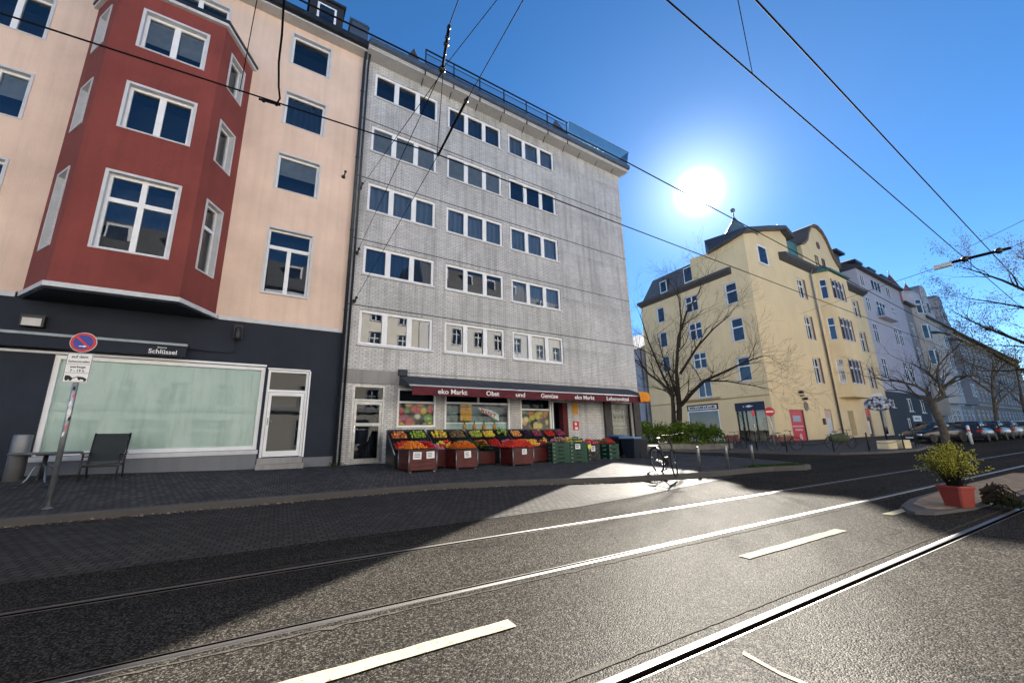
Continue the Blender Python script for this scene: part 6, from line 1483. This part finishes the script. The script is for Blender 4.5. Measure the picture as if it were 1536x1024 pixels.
car('black estate car in the middle of the parked row',(50.6,9.9,0),rad(3),cp('dark',(.012,.012,.014)),1.,True)
car('grey estate car with red tail lights further along the row',(55.8,10.1,0),rad(3),cp('grey',(.10,.11,.12)),1.,True)
car('silver hatchback car near the right edge',(61.5,10.2,0),rad(3),cp('silver',(.32,.34,.34)),1.,True)
car('dark car farthest along the row at the right edge',(67.5,10.5,0),rad(3),cp('dark2',(.02,.02,.025)))
for k,(x,y) in enumerate(((73,10.8),(79,11.1))):
    car(('black','grey')[k]+' distant car at the right edge of the picture',(x,y,0),rad(3),cp(('b3','g3')[k],((.01,.01,.012),(.07,.075,.08))[k]))

# ------------------------------------------------------------------ sky, sun, camera
SUN_EL, SUN_AZ = 28.6, 35.0
W = bpy.data.worlds.new('World'); S.world = W; W.use_nodes = True; t = W.node_tree; t.nodes.clear()
sky = t.nodes.new('ShaderNodeTexSky'); sky.sky_type = 'NISHITA'; sky.sun_disc = False; sky.sun_elevation = rad(SUN_EL); sky.sun_rotation = rad(90-SUN_AZ)
sky.air_density = AIR; sky.dust_density = .0; sky.ozone_density = OZ; sky.altitude = 300
hs = t.nodes.new('ShaderNodeHueSaturation'); hs.inputs['Saturation'].default_value = SKY_SAT; hs.inputs['Value'].default_value = 1.
t.links.new(sky.outputs[0], hs.inputs['Color'])
bg = t.nodes.new('ShaderNodeBackground'); bg.inputs[1].default_value = SKY_STR; tm = t.nodes.new('ShaderNodeMix'); tm.data_type = 'RGBA'; tm.blend_type = 'MULTIPLY'; tm.inputs[0].default_value = 1.; tm.inputs[7].default_value = (1.12,.95,.88,1); t.links.new(hs.outputs[0], tm.inputs[6]); t.links.new(tm.outputs[2], bg.inputs[0])
# bright air around the sun
tc = t.nodes.new('ShaderNodeTexCoord'); dp = t.nodes.new('ShaderNodeVectorMath'); dp.operation = 'DOT_PRODUCT'
sd = Vector((.7333,.4619,.4990)).normalized(); dp.inputs[1].default_value = sd; nm = t.nodes.new('ShaderNodeVectorMath'); nm.operation = 'NORMALIZE'
t.links.new(tc.outputs['Generated'], nm.inputs[0]); t.links.new(nm.outputs[0], dp.inputs[0])
def mth(op, a, b):
    n = t.nodes.new('ShaderNodeMath'); n.operation = op; n.use_clamp = False
    for i, v in ((0,a),(1,b)):
        if isinstance(v, bpy.types.NodeSocket): t.links.new(v, n.inputs[i])
        else: n.inputs[i].default_value = v
    return n.outputs[0]
c0 = mth('MAXIMUM', dp.outputs['Value'], 0.)
g = mth('ADD', mth('ADD', mth('MULTIPLY', mth('POWER', c0, 3000.), 2.2), mth('MULTIPLY', mth('POWER', c0, 200.), .16)), mth('MULTIPLY', mth('POWER', c0, 22.), .03))
b2 = t.nodes.new('ShaderNodeBackground'); b2.inputs[0].default_value = (.80,.92,1.,1); t.links.new(g, b2.inputs[1])
ad = t.nodes.new('ShaderNodeAddShader'); t.links.new(bg.outputs[0], ad.inputs[0]); t.links.new(b2.outputs[0], ad.inputs[1])
ow = t.nodes.new('ShaderNodeOutputWorld'); t.links.new(ad.outputs[0], ow.inputs[0])
L = bpy.data.lights.new('sun', 'SUN'); L.energy = SUN_STR; L.angle = rad(.53); L.color = (1.,.93,.82)
lo = bpy.data.objects.new('sun', L); COL.objects.link(lo)
d = Vector((math.cos(rad(SUN_EL))*math.cos(rad(SUN_AZ)), math.cos(rad(SUN_EL))*math.sin(rad(SUN_AZ)), math.sin(rad(SUN_EL))))
lo.rotation_euler = d.to_track_quat('Z','Y').to_euler(); lo.location = d*60

cam = bpy.data.cameras.new('camera'); cam.sensor_width = 36; cam.lens = 599.667/1536*36; cam.clip_end = 3000; cam.clip_start = .05
co = bpy.data.objects.new('camera', cam); COL.objects.link(co)
p, ang = rad(13.185240528), rad(60.284017)
fh = Vector((math.cos(ang),math.sin(ang),0)); rt = Vector((math.sin(ang),-math.cos(ang),0)); z_ = Vector((0,0,1))
fw = fh*math.cos(p)+z_*math.sin(p); up = z_*math.cos(p)-fh*math.sin(p)
v = Vector((710-768.,-2047-512.)).normalized(); hx = (-v.y, v.x)
cx = rt*hx[0]+up*v.x; cy = -(rt*hx[1]+up*v.y)
M = Matrix((cx, cy, -fw)).transposed().to_4x4(); M.translation = (0,0,1.22); co.matrix_world = M
S.camera = co
S.view_settings.view_transform = 'Standard'; S.view_settings.look = 'None'; S.view_settings.exposure = EXPOSURE; S.view_settings.gamma = 1
S.cycles.max_bounces = 6; S.cycles.transparent_max_bounces = 8; S.cycles.glossy_bounces = 3; S.cycles.diffuse_bounces = 3
S.cycles.caustics_reflective = False; S.cycles.caustics_refractive = False; S.cycles.sample_clamp_indirect = 6; S.cycles.use_denoising = True
